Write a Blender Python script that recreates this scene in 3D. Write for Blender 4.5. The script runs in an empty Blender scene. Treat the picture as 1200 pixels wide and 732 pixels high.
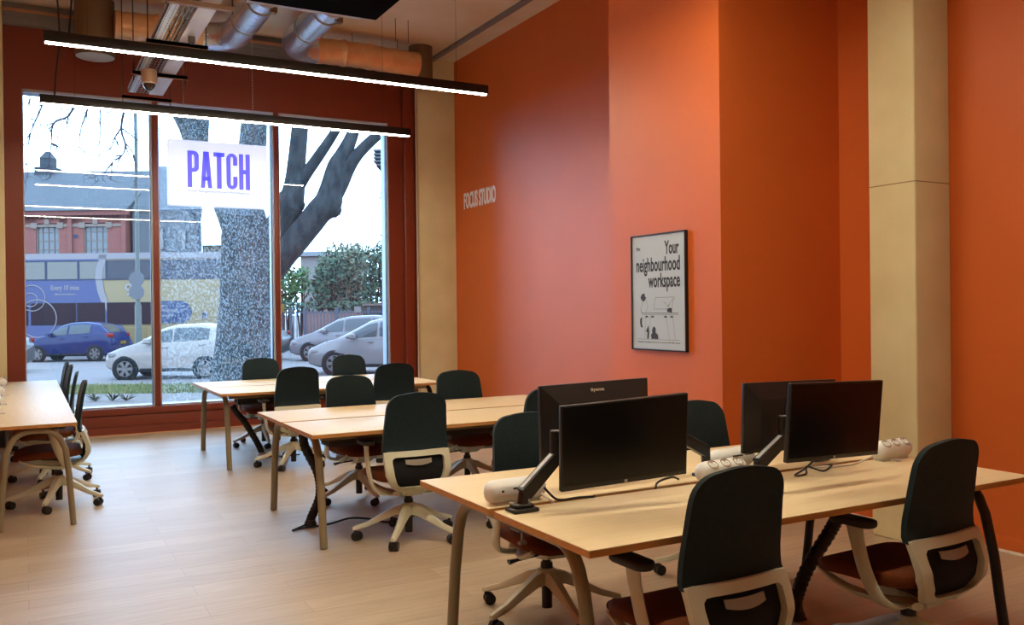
import bpy, bmesh, math, random
from math import sin, cos, pi, radians as R, sqrt, atan2
from mathutils import Vector, Matrix
random.seed(7)
S = bpy.context.scene
COL = S.collection
SKY_STRENGTH, EXPOSURE = 10.5, 0.02
ALB = (1, 1, 1); SPK = 1.0

# ------------------------------------------------------------------ camera
CAM_F, YAW, PITCH, ROLL, EYE = 1039.2, R(28.7788), R(-.22044), R(-.67919), 1.5
def cam_axes():
    cy, sy, cp, sp = cos(YAW), sin(YAW), cos(PITCH), sin(PITCH)
    f = Vector((sy*cp, cy*cp, sp)); rt = Vector((cy, -sy, 0)); up = rt.cross(f)
    cr, sr = cos(ROLL), sin(ROLL)
    return cr*rt+sr*up, -sr*rt+cr*up, f
RT, UP, FW = cam_axes()
cam = bpy.data.cameras.new('camera'); cam.sensor_width = 36; cam.lens = CAM_F/1200*36
cam.clip_start = .05; cam.clip_end = 500
camo = bpy.data.objects.new('camera', cam); COL.objects.link(camo)
M = Matrix.Identity(4)
for i in range(3):
    M[i][0], M[i][1], M[i][2] = RT[i], UP[i], -FW[i]
M[2][3] = EYE
camo.matrix_world = M
S.camera = camo
# the street outside runs square to the view: a frame turned by the same yaw
U = Vector((cos(YAW), -sin(YAW), 0)); V = Vector((sin(YAW), cos(YAW), 0))
GR = -.25                                   # street level
def out(u, v, z=GR): return U*u + V*v + Vector((0, 0, z))
def uv(px, py, v):                          # street-frame place seen at a photo pixel, v metres down the view
    d = RT*((px-600)/CAM_F) + UP*((366-py)/CAM_F) + FW
    t = v/d.dot(V); p = d*t
    return p.dot(U), EYE+p.z

# ------------------------------------------------------------------ materials
MATS = {}
def lin(c): return tuple(((x/255)/12.92 if x/255 <= .04045 else ((x/255+.055)/1.055)**2.4) for x in c)+(1,)
class NT:
    def __init__(s, name):
        s.m = bpy.data.materials.new(name); s.m.use_nodes = True; s.t = s.m.node_tree; s.t.nodes.clear()
    def n(s, typ, **k):
        o = s.t.nodes.new('ShaderNode'+typ)
        for a, b in k.items(): setattr(o, a, b)
        return o
    def l(s, a, b): s.t.links.new(a, b)
def ramp(nt, fac, stops):
    r = nt.n('ValToRGB'); e = r.color_ramp.elements
    while len(e) < len(stops): e.new(.5)
    for x, (p, c) in zip(e, stops): x.position = p; x.color = c
    nt.l(fac, r.inputs[0]); return r.outputs[0]
def mat(name, col, rough=.6, metal=0, spec=.5, var=.0, vscale=6, stretch=(1, 1, 1), bump=0, bscale=120, coat=0, emit=0, alt=None, dist=.002, sheen=0):
    """principled surface; var/alt mottles the colour with noise, bump grains the surface"""
    if name in MATS: return MATS[name]
    t = NT(name); b = t.n('BsdfPrincipled'); o = t.n('OutputMaterial'); t.l(b.outputs[0], o.inputs[0])
    b.inputs['Roughness'].default_value = rough; b.inputs['Metallic'].default_value = metal
    b.inputs['Specular IOR Level'].default_value = spec*SPK
    b.inputs['Coat Weight'].default_value = coat*SPK; b.inputs['Sheen Weight'].default_value = sheen
    c = tuple(x*k for x, k in zip(lin(col), ALB))+(1,); b.inputs['Base Color'].default_value = c
    tc = t.n('TexCoord'); mp = t.n('Mapping'); mp.inputs['Scale'].default_value = stretch
    t.l(tc.outputs['Object'], mp.inputs[0])
    if var or alt:
        nz = t.n('TexNoise'); nz.inputs['Scale'].default_value = vscale; nz.inputs['Detail'].default_value = 5
        t.l(mp.outputs[0], nz.inputs['Vector'])
        if alt: a, d = tuple(x*k for x, k in zip(lin(alt), ALB))+(1,), c
        else:
            a = tuple(x*(1-var) for x in c[:3])+(1,); d = tuple(min(1, x*(1+var)) for x in c[:3])+(1,)
        t.l(ramp(t, nz.outputs['Fac'], [(.3, a), (.7, d)]), b.inputs['Base Color'])
    if bump:
        n2 = t.n('TexNoise'); n2.inputs['Scale'].default_value = bscale; n2.inputs['Detail'].default_value = 3
        t.l(mp.outputs[0], n2.inputs['Vector'])
        bp = t.n('Bump'); bp.inputs['Strength'].default_value = bump; bp.inputs['Distance'].default_value = dist
        t.l(n2.outputs['Fac'], bp.inputs['Height']); t.l(bp.outputs[0], b.inputs['Normal'])
    if emit:
        b.inputs['Emission Color'].default_value = c; b.inputs['Emission Strength'].default_value = emit
    MATS[name] = t.m; return t.m

# ------------------------------------------------------------------ mesh collector
class MB:
    def __init__(s): s.v = []; s.f = []; s.mi = []; s.cur = 0
    def add(s, vs, fs):
        o = len(s.v); s.v += [tuple(p) for p in vs]
        for f in fs: s.f.append([o+i for i in f]); s.mi.append(s.cur)
        return s
    def box(s, x0, x1, y0, y1, z0, z1, bev=0):
        if bev <= 0:
            vs = [(x, y, z) for z in (z0, z1) for y in (y0, y1) for x in (x0, x1)]
            return s.add(vs, [(0, 2, 3, 1), (4, 5, 7, 6), (0, 1, 5, 4), (2, 6, 7, 3), (0, 4, 6, 2), (1, 3, 7, 5)])
        bm = bmesh.new(); bmesh.ops.create_cube(bm, size=1)
        for q in bm.verts: q.co = ((x0+x1)/2+q.co.x*(x1-x0), (y0+y1)/2+q.co.y*(y1-y0), (z0+z1)/2+q.co.z*(z1-z0))
        bmesh.ops.bevel(bm, geom=bm.edges[:], offset=bev, segments=3, affect='EDGES', profile=.5)
        return s.bm(bm)
    def bm(s, bm, mx=None):
        bm.verts.index_update()
        vs = [(mx @ q.co) if mx else q.co.copy() for q in bm.verts]
        fs = [[q.index for q in f.verts] for f in bm.faces]; bm.free(); return s.add(vs, fs)
    def tube(s, pts, r, n=10, up=None, caps=True, flat=1.0, smooth=0):
        """tube along pts; r a number or one per point; flat scales the width along the binormal"""
        pts = [Vector(p) for p in pts]; rs = list(r) if hasattr(r, '__len__') else [r]*len(pts)
        if smooth:
            q, qr = [], []
            for i in range(len(pts)-1):
                p0, p1, p2, p3 = pts[max(i-1, 0)], pts[i], pts[i+1], pts[min(i+2, len(pts)-1)]
                for k in range(smooth):
                    t = k/smooth
                    q.append(.5*((2*p1)+(p2-p0)*t+(2*p0-5*p1+4*p2-p3)*t*t+(3*p1-p0-3*p2+p3)*t**3)); qr.append(rs[i]*(1-t)+rs[i+1]*t)
            q.append(pts[-1]); qr.append(rs[-1]); pts, rs = q, qr
        m = len(pts); vs = []; N = None
        for i, p in enumerate(pts):
            t = (pts[min(i+1, m-1)]-pts[max(i-1, 0)]).normalized()
            if up is not None: N = Vector(up)-t*Vector(up).dot(t)
            elif N is None:
                N = Vector((0, 0, 1)) if abs(t.z) < .9 else Vector((1, 0, 0)); N = N-t*N.dot(t)
            else: N = N-t*N.dot(t)
            N.normalize(); B = t.cross(N)
            for k in range(n):
                a = 2*pi*k/n; vs.append(p+N*cos(a)*rs[i]+B*sin(a)*rs[i]*flat)
        fs = [(i*n+k, i*n+(k+1) % n, (i+1)*n+(k+1) % n, (i+1)*n+k) for i in range(m-1) for k in range(n)]
        if caps: fs += [tuple(range(n-1, -1, -1)), tuple((m-1)*n+k for k in range(n))]
        return s.add(vs, fs)
    def cyl(s, x, y, z0, z1, r, n=24, r2=None): return s.tube([(x, y, z0), (x, y, z1)], [r, r if r2 is None else r2], n)
    def lathe(s, prof, n=24, mx=None):
        """prof: (radius, height) from bottom to top about z"""
        vs = []; mx = mx or Matrix.Identity(4)
        for (r, z) in prof:
            for k in range(n): vs.append(mx @ Vector((r*cos(2*pi*k/n), r*sin(2*pi*k/n), z)))
        m = len(prof)
        fs = [(i*n+k, i*n+(k+1) % n, (i+1)*n+(k+1) % n, (i+1)*n+k) for i in range(m-1) for k in range(n)]
        fs += [tuple(range(n-1, -1, -1)), tuple((m-1)*n+k for k in range(n))]
        return s.add(vs, fs)
    def prism(s, poly, a, b, mx=None):
        """polygon (x, z) stood up in the xz plane, from y=a to y=b"""
        n = len(poly); mx = mx or Matrix.Identity(4)
        vs = [mx @ Vector((p[0], a, p[1])) for p in poly]+[mx @ Vector((p[0], b, p[1])) for p in poly]
        return s.add(vs, [tuple(range(n)), tuple(range(2*n-1, n-1, -1))]+[(i, i+n, (i+1) % n+n, (i+1) % n) for i in range(n)])
    def ring(s, outer, inner, yo, thick, nrm=-1):
        """flat-ish ring between two equal-count outlines (x,z); yo(x,z) gives its depth"""
        n = len(outer); vs = []
        for d in (0, thick):
            for L in (outer, inner): vs += [(x, yo(x, z)+d, z) for x, z in L]
        fs = []
        for i in range(n):
            j = (i+1) % n
            fs += [(i, j, n+j, n+i), (2*n+j, 2*n+i, 3*n+i, 3*n+j), (i, 2*n+i, 2*n+j, j), (n+j, 3*n+j, 3*n+i, n+i)]
        return s.add(vs, fs)
    def loft(s, rings, caps=True):
        n = len(rings[0]); o = [p for r in rings for p in r]
        fs = [(i*n+k, i*n+(k+1) % n, (i+1)*n+(k+1) % n, (i+1)*n+k) for i in range(len(rings)-1) for k in range(n)]
        if caps: fs += [tuple(range(n-1, -1, -1)), tuple((len(rings)-1)*n+k for k in range(n))]
        return s.add(o, fs)
    def grid(s, rows, thick=None):
        """rows of points; thick = vector offset for the other side"""
        m, n = len(rows), len(rows[0]); o = [Vector(p) for r in rows for p in r]
        fs = [(i*n+k, i*n+k+1, (i+1)*n+k+1, (i+1)*n+k) for i in range(m-1) for k in range(n-1)]
        if thick is None: return s.add(o, fs)
        th = Vector(thick); N = m*n
        fs += [tuple(N+q for q in reversed(f)) for f in fs]
        bd = [k for k in range(n)]+[i*n+n-1 for i in range(1, m)]+[(m-1)*n+k for k in range(n-2, -1, -1)]+[i*n for i in range(m-2, 0, -1)]
        fs += [(bd[i], bd[i]+N, bd[(i+1) % len(bd)]+N, bd[(i+1) % len(bd)]) for i in range(len(bd))]
        return s.add(o+[p+th for p in o], fs)
    def xf(s, mx):
        s.v = [tuple(mx @ Vector(p)) for p in s.v]; return s
    def build(s, name, m, parent=None, smooth=True, loc=None, ang=38, fix=True):
        me = bpy.data.meshes.new(name); me.from_pydata(s.v, [], s.f)
        for q in (m if isinstance(m, (list, tuple)) else [m]): me.materials.append(q)
        for p, i in zip(me.polygons, s.mi): p.material_index = i
        if fix:
            bm = bmesh.new(); bm.from_mesh(me); bmesh.ops.recalc_face_normals(bm, faces=bm.faces[:]); bm.to_mesh(me); bm.free()
        if smooth:
            me.polygons.foreach_set('use_smooth', [True]*len(me.polygons)); me.set_sharp_from_angle(angle=R(ang))
        me.update()
        o = bpy.data.objects.new(name, me); COL.objects.link(o)
        if parent is not None: o.parent = parent
        if loc is not None: o.location = loc
        return o
def rrect(w, h, r, n=6, cx=0, cz=0, taper=0):
    """rounded rectangle outline, counter-clockwise"""
    P = []
    for sx, sz, a0 in ((1, 1, 0), (-1, 1, pi/2), (-1, -1, pi), (1, -1, 3*pi/2)):
        for k in range(n+1):
            a = a0+pi/2*k/n; P.append((cx+sx*(w/2-r)+r*cos(a), cz+sz*(h/2-r)+r*sin(a)))
    return P
def resample(P, n, start=None):
    P = [Vector((p[0], p[1])) for p in P]; P.append(P[0]); L = [0]
    for a, b in zip(P, P[1:]): L.append(L[-1]+(b-a).length)
    o = []; j = 0
    for k in range(n):
        d = L[-1]*k/n
        while L[j+1] < d: j += 1
        t = (d-L[j])/max(1e-9, L[j+1]-L[j]); o.append(tuple(P[j].lerp(P[j+1], t)))
    return o
def rpoly(pts, rad, n=6):
    """polygon with rounded corners (radius per corner)"""
    m = len(pts); o = []
    rad = rad if hasattr(rad, '__len__') else [rad]*m
    for i in range(m):
        a, b, c = Vector(pts[i-1]), Vector(pts[i]), Vector(pts[(i+1) % m]); r = rad[i]
        if r <= 0: o.append(tuple(b)); continue
        d1, d2 = (a-b).normalized(), (c-b).normalized()
        p, q = b+d1*r, b+d2*r
        for k in range(n+1):
            t = k/n; o.append(tuple(p*(1-t)**2+b*2*t*(1-t)+q*t*t))
    return o
def angsort(P, n, c):
    """resample an outline by angle about c, so that two outlines match point for point"""
    P = [Vector((p[0], p[1])) for p in P]; o = []; c = Vector(c)
    for k in range(n):
        a = 2*pi*(k+.5)/n; d = Vector((cos(a), sin(a))); best = None
        for p, q in zip(P, P[1:]+P[:1]):
            e = q-p; den = d.x*e.y-d.y*e.x
            if abs(den) < 1e-12: continue
            w = p-c; t = (w.x*e.y-w.y*e.x)/den; s_ = (w.x*d.y-w.y*d.x)/den
            if t > 0 and -1e-6 <= s_ <= 1+1e-6 and (best is None or t > best): best = t
        o.append(tuple(c+d*best))
    return o
# ------------------------------------------------------------------ naming helpers
def tag(o, label=None, cat=None, group=None, kind=None):
    if label: o['label'] = label
    if cat: o['category'] = cat
    if group: o['group'] = group
    if kind: o['kind'] = kind
    return o
def thing(name, label, cat, loc=(0, 0, 0), rz=0, group=None):
    o = bpy.data.objects.new(name, None); o.empty_display_size = .1; COL.objects.link(o)
    o.location = loc; o.rotation_euler = (0, 0, rz); return tag(o, label, cat, group)
def struct(o): o['kind'] = 'structure'; return o
def kids(o): return [c for c in bpy.data.objects if c.parent == o]
def copy_tree(o, parent=None):
    c = o.copy(); COL.objects.link(c)
    if parent: c.parent = parent
    for ch in kids(o): copy_tree(ch, c)
    return c
def lettering(name, s, m, parent, w, h, mx, depth=.002, bold=0.0, spacing=1.0, label=None):
    """text as a mesh fitted to w x h, its lower left corner at mx's origin, facing mx's z"""
    cu = bpy.data.curves.new(name, 'FONT'); cu.body = s; cu.size = 1; cu.extrude = .01; cu.offset = bold; cu.space_character = spacing
    cu.resolution_u = 3
    t = bpy.data.objects.new(name, cu); COL.objects.link(t); bpy.context.view_layer.update()
    me = bpy.data.meshes.new_from_object(t.evaluated_get(bpy.context.evaluated_depsgraph_get()))
    bpy.data.objects.remove(t); bpy.data.curves.remove(cu)
    xs = [v.co.x for v in me.vertices]; ys = [v.co.y for v in me.vertices]
    x0, x1, y0, y1 = min(xs), max(xs), min(ys), max(ys)
    for v in me.vertices:
        v.co = mx @ Vector(((v.co.x-x0)/(x1-x0)*w, (v.co.y-y0)/(y1-y0)*h, (v.co.z+.01)/.02*depth))
    me.name = name; me.materials.clear(); me.materials.append(m)
    o = bpy.data.objects.new(name, me); COL.objects.link(o)
    if parent is not None: o.parent = parent
    if label: o['label'] = label
    return o
def face(x, y, z, d):
    """matrix for flat work: d='-y' faces -y (x right), '-x' faces -x (y runs left)"""
    if d == '-y': c = (Vector((1, 0, 0)), Vector((0, 0, 1)), Vector((0, -1, 0)))
    elif d == '-x': c = (Vector((0, -1, 0)), Vector((0, 0, 1)), Vector((-1, 0, 0)))
    elif d == '+y': c = (Vector((-1, 0, 0)), Vector((0, 0, 1)), Vector((0, 1, 0)))
    else: c = (Vector((1, 0, 0)), Vector((0, 1, 0)), Vector((0, 0, 1)))
    m_ = Matrix.Identity(4)
    for i in range(3): m_[i][0], m_[i][1], m_[i][2], m_[i][3] = c[0][i], c[1][i], c[2][i], (x, y, z)[i]
    return m_
# ================================================================== THE ROOM
PAINT = mat('terracotta paint', (207, 104, 44), rough=.48, spec=.46, var=.03, vscale=2, bump=.08, bscale=240)
DARKRED = mat('dark red wall colour', (122, 50, 30), rough=.4, spec=.5, var=.03, vscale=2)  # window wall red, darker than the other walls
CONC = mat('bare concrete', (228, 222, 182), rough=.85, spec=.2, alt=(214, 206, 162), vscale=2.2, bump=.25, bscale=60)
CEILM = mat('concrete soffit', (234, 226, 206), rough=.9, spec=.15, alt=(216, 200, 170), vscale=1.1, bump=.2, bscale=40)
STEEL = mat('grey steel beam', (120, 122, 122), rough=.5, metal=.0, var=.08)
WHITE = mat('white paint', (236, 232, 224), rough=.5)
ALU = mat('window frame grey', (176, 182, 196), rough=.35)
GASK = mat('window gasket', (36, 38, 48), rough=.5)
def floor_mat():
    t = NT('oak vinyl planks'); b = t.n('BsdfPrincipled'); o = t.n('OutputMaterial'); t.l(b.outputs[0], o.inputs[0])
    tc = t.n('TexCoord'); mp = t.n('Mapping'); t.l(tc.outputs['Object'], mp.inputs[0])
    br = t.n('TexBrick'); br.offset = .37; br.offset_frequency = 2
    for k, v_ in (('Scale', 1), ('Mortar Size', .0012), ('Mortar Smooth', .3), ('Bias', 0), ('Brick Width', 1.25), ('Row Height', .19)): br.inputs[k].default_value = v_
    br.inputs['Color1'].default_value = lin((188, 173, 149)); br.inputs['Color2'].default_value = lin((175, 158, 133)); br.inputs['Mortar'].default_value = lin((150, 122, 92))
    t.l(mp.outputs[0], br.inputs['Vector'])
    m2 = t.n('Mapping'); m2.inputs['Scale'].default_value = (1.2, 16, 1); t.l(tc.outputs['Object'], m2.inputs[0])
    nz = t.n('TexNoise'); nz.inputs['Scale'].default_value = 2.5; nz.inputs['Detail'].default_value = 6; nz.inputs['Distortion'].default_value = .6
    t.l(m2.outputs[0], nz.inputs['Vector'])
    g = ramp(t, nz.outputs['Fac'], [(.3, (.90, .87, .84, 1)), (.62, (1.05, 1.05, 1.05, 1))])
    mx = t.n('MixRGB', blend_type='MULTIPLY'); mx.inputs[0].default_value = 1
    t.l(br.outputs['Color'], mx.inputs[1]); t.l(g, mx.inputs[2])
    n3 = t.n('TexNoise'); n3.inputs['Scale'].default_value = .9; n3.inputs['Detail'].default_value = 3; t.l(tc.outputs['Object'], n3.inputs['Vector'])
    g3 = ramp(t, n3.outputs['Fac'], [(.35, (.93, .93, .93, 1)), (.65, (1.04, 1.04, 1.04, 1))])
    m3 = t.n('MixRGB', blend_type='MULTIPLY'); m3.inputs[0].default_value = 1
    t.l(mx.outputs[0], m3.inputs[1]); t.l(g3, m3.inputs[2]); t.l(m3.outputs[0], b.inputs['Base Color'])
    b.inputs['Roughness'].default_value = .46; b.inputs['Specular IOR Level'].default_value = .75
    bp = t.n('Bump'); bp.inputs['Strength'].default_value = .12; bp.inputs['Distance'].default_value = .002
    t.l(nz.outputs['Fac'], bp.inputs['Height']); t.l(bp.outputs[0], b.inputs['Normal'])
    return t.m
def glass_mat(name, haze=0.0, speck=0.0):
    """window pane: see-through with a fresnel mirror; haze paints reflected glare as a pale veil, speck = film stuck on the pane"""
    t = NT(name); o = t.n('OutputMaterial')
    tr = t.n('BsdfTransparent'); tr.inputs[0].default_value = (.93, .96, .98, 1)
    gl = t.n('BsdfGlossy'); gl.inputs['Roughness'].default_value = .01
    fr = t.n('Fresnel'); fr.inputs['IOR'].default_value = 1.5
    mx = t.n('MixShader'); t.l(fr.outputs[0], mx.inputs[0]); t.l(tr.outputs[0], mx.inputs[1]); t.l(gl.outputs[0], mx.inputs[2])
    last = mx
    if haze or speck:
        df = t.n('BsdfTranslucent'); df.inputs[0].default_value = (.92, .96, 1, 1)
        tc = t.n('TexCoord'); mp = t.n('Mapping'); mp.inputs['Scale'].default_value = (1, 1, .62); mp.inputs['Rotation'].default_value = (0, .5, 0)
        nz = t.n('TexNoise'); nz.inputs['Scale'].default_value = 62; nz.inputs['Detail'].default_value = 2.5
        t.l(tc.outputs['Object'], mp.inputs[0]); t.l(mp.outputs[0], nz.inputs['Vector'])
        f = ramp(t, nz.outputs['Fac'], [(.47, (haze, haze, haze, 1)), (.60, (haze+speck,)*3+(1,))])
        m2 = t.n('MixShader'); t.l(f, m2.inputs[0]); t.l(mx.outputs[0], m2.inputs[1]); t.l(df.outputs[0], m2.inputs[2]); last = m2
    t.l(last.outputs[0], o.inputs[0]); return t.m
GLASS = glass_mat('window glass', .0045); GLASSF = glass_mat('window glass with speckled film', .004, .105)  # clear panes carry a faint painted veil of glare

XL, XR, XA, YB, YF, ZC = -2.2, 5.18, 5.6, 11.95, -4.0, 5.15      # left, right, recessed right, window wall, rear wall, soffit
WX0, WX1, WZ0, WZ1 = 0.0, 4.58, .335, 4.175                       # window opening
struct(MB().box(XL-.2, XA+.2, YF-.2, YB+.25, -.12, 0).build('floor', floor_mat(), smooth=False))
struct(MB().box(XL-.2, XA+.2, YF-.2, YB+.25, ZC, ZC+.2).build('ceiling', CEILM, smooth=False))
w = MB()
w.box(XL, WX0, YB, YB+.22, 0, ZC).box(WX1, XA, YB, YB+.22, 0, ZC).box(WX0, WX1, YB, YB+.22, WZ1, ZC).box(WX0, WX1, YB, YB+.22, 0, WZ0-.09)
struct(w.build('wall_back', DARKRED, smooth=False))
struct(MB().box(XL-.2, XL, YF-.2, YB+.22, 0, ZC).build('wall_left', PAINT, smooth=False))
struct(MB().box(XL, XA, YF-.2, YF, 0, ZC).build('wall_front', mat('off white paint', (226, 214, 196), rough=.6), smooth=False))
w = MB()
w.box(XA, XA+.2, 4.7, YB+.22, 0, ZC)                              # recessed stretch by the window
w.box(4.05, XA, 4.485, 5.742, 0, ZC)                              # boxed-out bay carrying the poster
w.box(XR, XA, YF, 4.485, 0, ZC)
struct(w.build('wall_right', PAINT, smooth=False))
c = MB().box(4.84, XR, 3.61, 3.955, 0, ZC, .012)
struct(c.build('column_right', CONC))
j = MB()
j.box(4.8385, 4.84, 3.612, 3.953, 2.262, 2.268).box(4.842, XR, 3.6085, 3.61, 2.262, 2.268)
struct(j.build('trim_1', mat('casting joint', (150, 128, 92), rough=.9), smooth=False))
# concrete piers either side of the window wall
struct(MB().box(5.0, XA, 11.88, YB, 0, ZC, .01).build('column_back', CONC))
struct(MB().box(-.85, -.19, 11.86, YB, 0, ZC, .01).build('column_left', CONC))
struct(MB().box(4.79, 4.95, 11.88, YB, 0, 4.88, .02).build('trim_2', DARKRED))
# steel edge beam with a ledge above the window
b = MB().box(-.19, 5.0, YB-.10, YB, 4.90, 4.985).box(-.19, 5.0, YB-.13, YB, 4.985, 5.03).box(-.19, 5.0, YB-.07, YB, 5.03, ZC)
b.cur = 1; b.box(-.19, 5.0, YB-.16, YB, 5.03, 5.06)
struct(b.build('trim_3', [STEEL, mat('raw timber ledge', (178, 132, 104), rough=.8)], smooth=False))
# base rail and kick panels under the panes
b = MB().box(WX0-.02, WX1+.02, YB-.03, YB+.12, WZ0-.085, WZ0-.005, .004).box(WX0-.3, WX1+.2, YB-.025, YB+.02, .105, .235, .003).box(WX0-.3, WX1+.2, YB-.028, YB+.02, 0, .1, .003)
struct(b.build('trim_4', DARKRED))
struct(MB().box(-.19, 5.0, YB-.04, YB-.028, 0, .012).build('trim_5', mat('floor edge strip', (214, 170, 130), rough=.6), smooth=False))
# mullions
for n_, (a, d) in ((6, (1.43, 1.492)), (7, (2.95, 3.012))):
    struct(MB().box(a, d, YB-.01, YB+.07, WZ0-.01, WZ1, .004).build('trim_%d' % n_, DARKRED))
# the outer reveal the panes sit in: pale frames seen through the glass
ALUO = mat('outer frame grey', (128, 136, 156), rough=.4)
b = MB().box(1.43, 1.492, YB+.082, YB+.30, WZ0, WZ1).box(2.95, 3.012, YB+.082, YB+.30, WZ0, WZ1).box(WX1-.004, WX1+.2, YB+.082, YB+.30, WZ0-.1, WZ1+.1).box(WX0-.2, WX0+.004, YB+.082, YB+.30, WZ0-.1, WZ1+.1)
b.box(WX0, WX1, YB+.082, YB+.30, WZ1-.02, WZ1+.1).box(WX0, WX1, YB+.082, YB+.30, WZ0-.12, WZ0+.012)
b.cur = 1; b.box(WX1-.012, WX1-.004, YB+.13, YB+.15, WZ0, WZ1).box(2.944, 2.95, YB+.12, YB+.14, WZ0, WZ1)
struct(b.build('trim_10', [ALUO, GASK], smooth=False))
# panes with their slim grey frames
for n_, (a, d, g) in enumerate(((WX0, 1.43, GLASS), (1.492, 2.95, GLASSF), (3.012, WX1, GLASS))):
    r = thing('window_%d' % (n_+1), None, None, (0, 0, 0)); struct(r)
    jr = .022
    f = MB().box(a, a+(.012 if n_ == 0 else .02), YB+.03, YB+.12, WZ0, WZ1).box(d-jr, d, YB+.02, YB+.12, WZ0, WZ1).box(a, d, YB+.03, YB+.12, WZ1-.028, WZ1).box(a, d, YB+.03, YB+.12, WZ0-.01, WZ0+.015)
    f.cur = 1; f.box(d-jr-.008, d-jr, YB+.05, YB+.10, WZ0, WZ1)
    f.build('frame', [ALU, GASK], r, smooth=False)
    MB().box(a+.008, d-jr+.004, YB+.075, YB+.079, WZ0, WZ1-.01).build('glass', g, r, smooth=False).rotation_euler = (0, 0, 0)
# right-hand skirting and the pale bead below it
struct(MB().box(XR-.014, XR, YF, 3.61, .014, .095, .003).box(XR-.014, XR, 3.955, 4.485, .014, .095, .003).build('baseboard_right', PAINT))
struct(MB().box(XR-.02, XR, YF, 3.61, 0, .014).box(XR-.02, XR, 3.955, 4.485, 0, .014).build('trim_8', WHITE, smooth=False))
struct(MB().box(XA-.014, XA, 5.742, YB-.08, 0, .095, .003).build('baseboard_back', PAINT))
# grey strip standing in for the shadow gap along the right wall
struct(MB().box(5.19, 5.27, 5.742, 11.87, ZC-.035, ZC, .004).build('trim_9', STEEL))
tag(MB().tube([(4.975, 11.86, 0), (4.975, 11.86, 4.9)], .017, 12).build('service_pipe', mat('pale conduit', (190, 178, 160), rough=.4)), 'thin pale vertical pipe beside the concrete pier right of the window', 'pipe')

# ------------------------------------------------------------------ pendant strip lights
BLK = mat('black powder coat', (20, 20, 22), rough=.38)
BLKP = mat('black plastic', (18, 18, 20), rough=.45)
LED = mat('led diffuser', (255, 236, 204), rough=.5, emit=118)
WIRE = mat('black flex', (14, 14, 15), rough=.5)
def pendant(y, z, label, x0=2.08):
    t = thing('pendant_light', label, 'light', (x0, y, z), 0, 'black linear pendant lights')
    L = 1.93
    b = MB(); b.box(-L, L, -.034, .034, .012, .096, .003); b.build('housing', BLK, t)
    d = MB(); d.box(-L+.012, L-.012, -.021, .021, .003, .016, .004); d.build('diffuser', LED, t)
    for x in (-1.62, 1.60):
        MB().tube([(x, 0, .09), (x, 0, ZC-z)], .0016, 6).build('suspension_wire', WIRE, t)
    return t
pendant(9.76, 3.545, 'black linear pendant light hanging closest to the window, crossing its top edge')
pendant(7.76, 3.60, 'black linear pendant light hanging second from the window, below the cable tray')
pendant(4.30, 3.62, 'black linear pendant light, third in from the window, seen mirrored in its glass', 1.7)
pendant(2.30, 3.62, 'black linear pendant light, fourth in from the window, seen mirrored in its glass', 1.9)
tag(MB().tube([(.31, 9.6, ZC), (.27, 9.66, 4.9), (.31, 9.7, 4.62), (.33, 9.74, 4.2), (.30, 9.76, 3.9), (.28, 9.76, 3.64)], .008, 8, smooth=5).build('power_flex', WIRE),
    'slack black cable dropping to the left end of the window-side pendant light', 'cable')
q = MB().tube([(.31, 7.74, ZC), (.33, 7.75, 4.5), (.36, 7.76, 4.2), (.35, 7.76, 3.95), (.33, 7.76, 3.69)], .008, 8, smooth=5)
q.tube([(.33, 7.75, 4.62), (.36, 7.75, 4.36), (.44, 7.75, 4.31), (.53, 7.75, 4.40), (.55, 7.75, 4.62)], .006, 8, smooth=5)
tag(q.build('power_flex', WIRE), 'looped black cable feeding the left end of the upper pendant light', 'cable')

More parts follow.
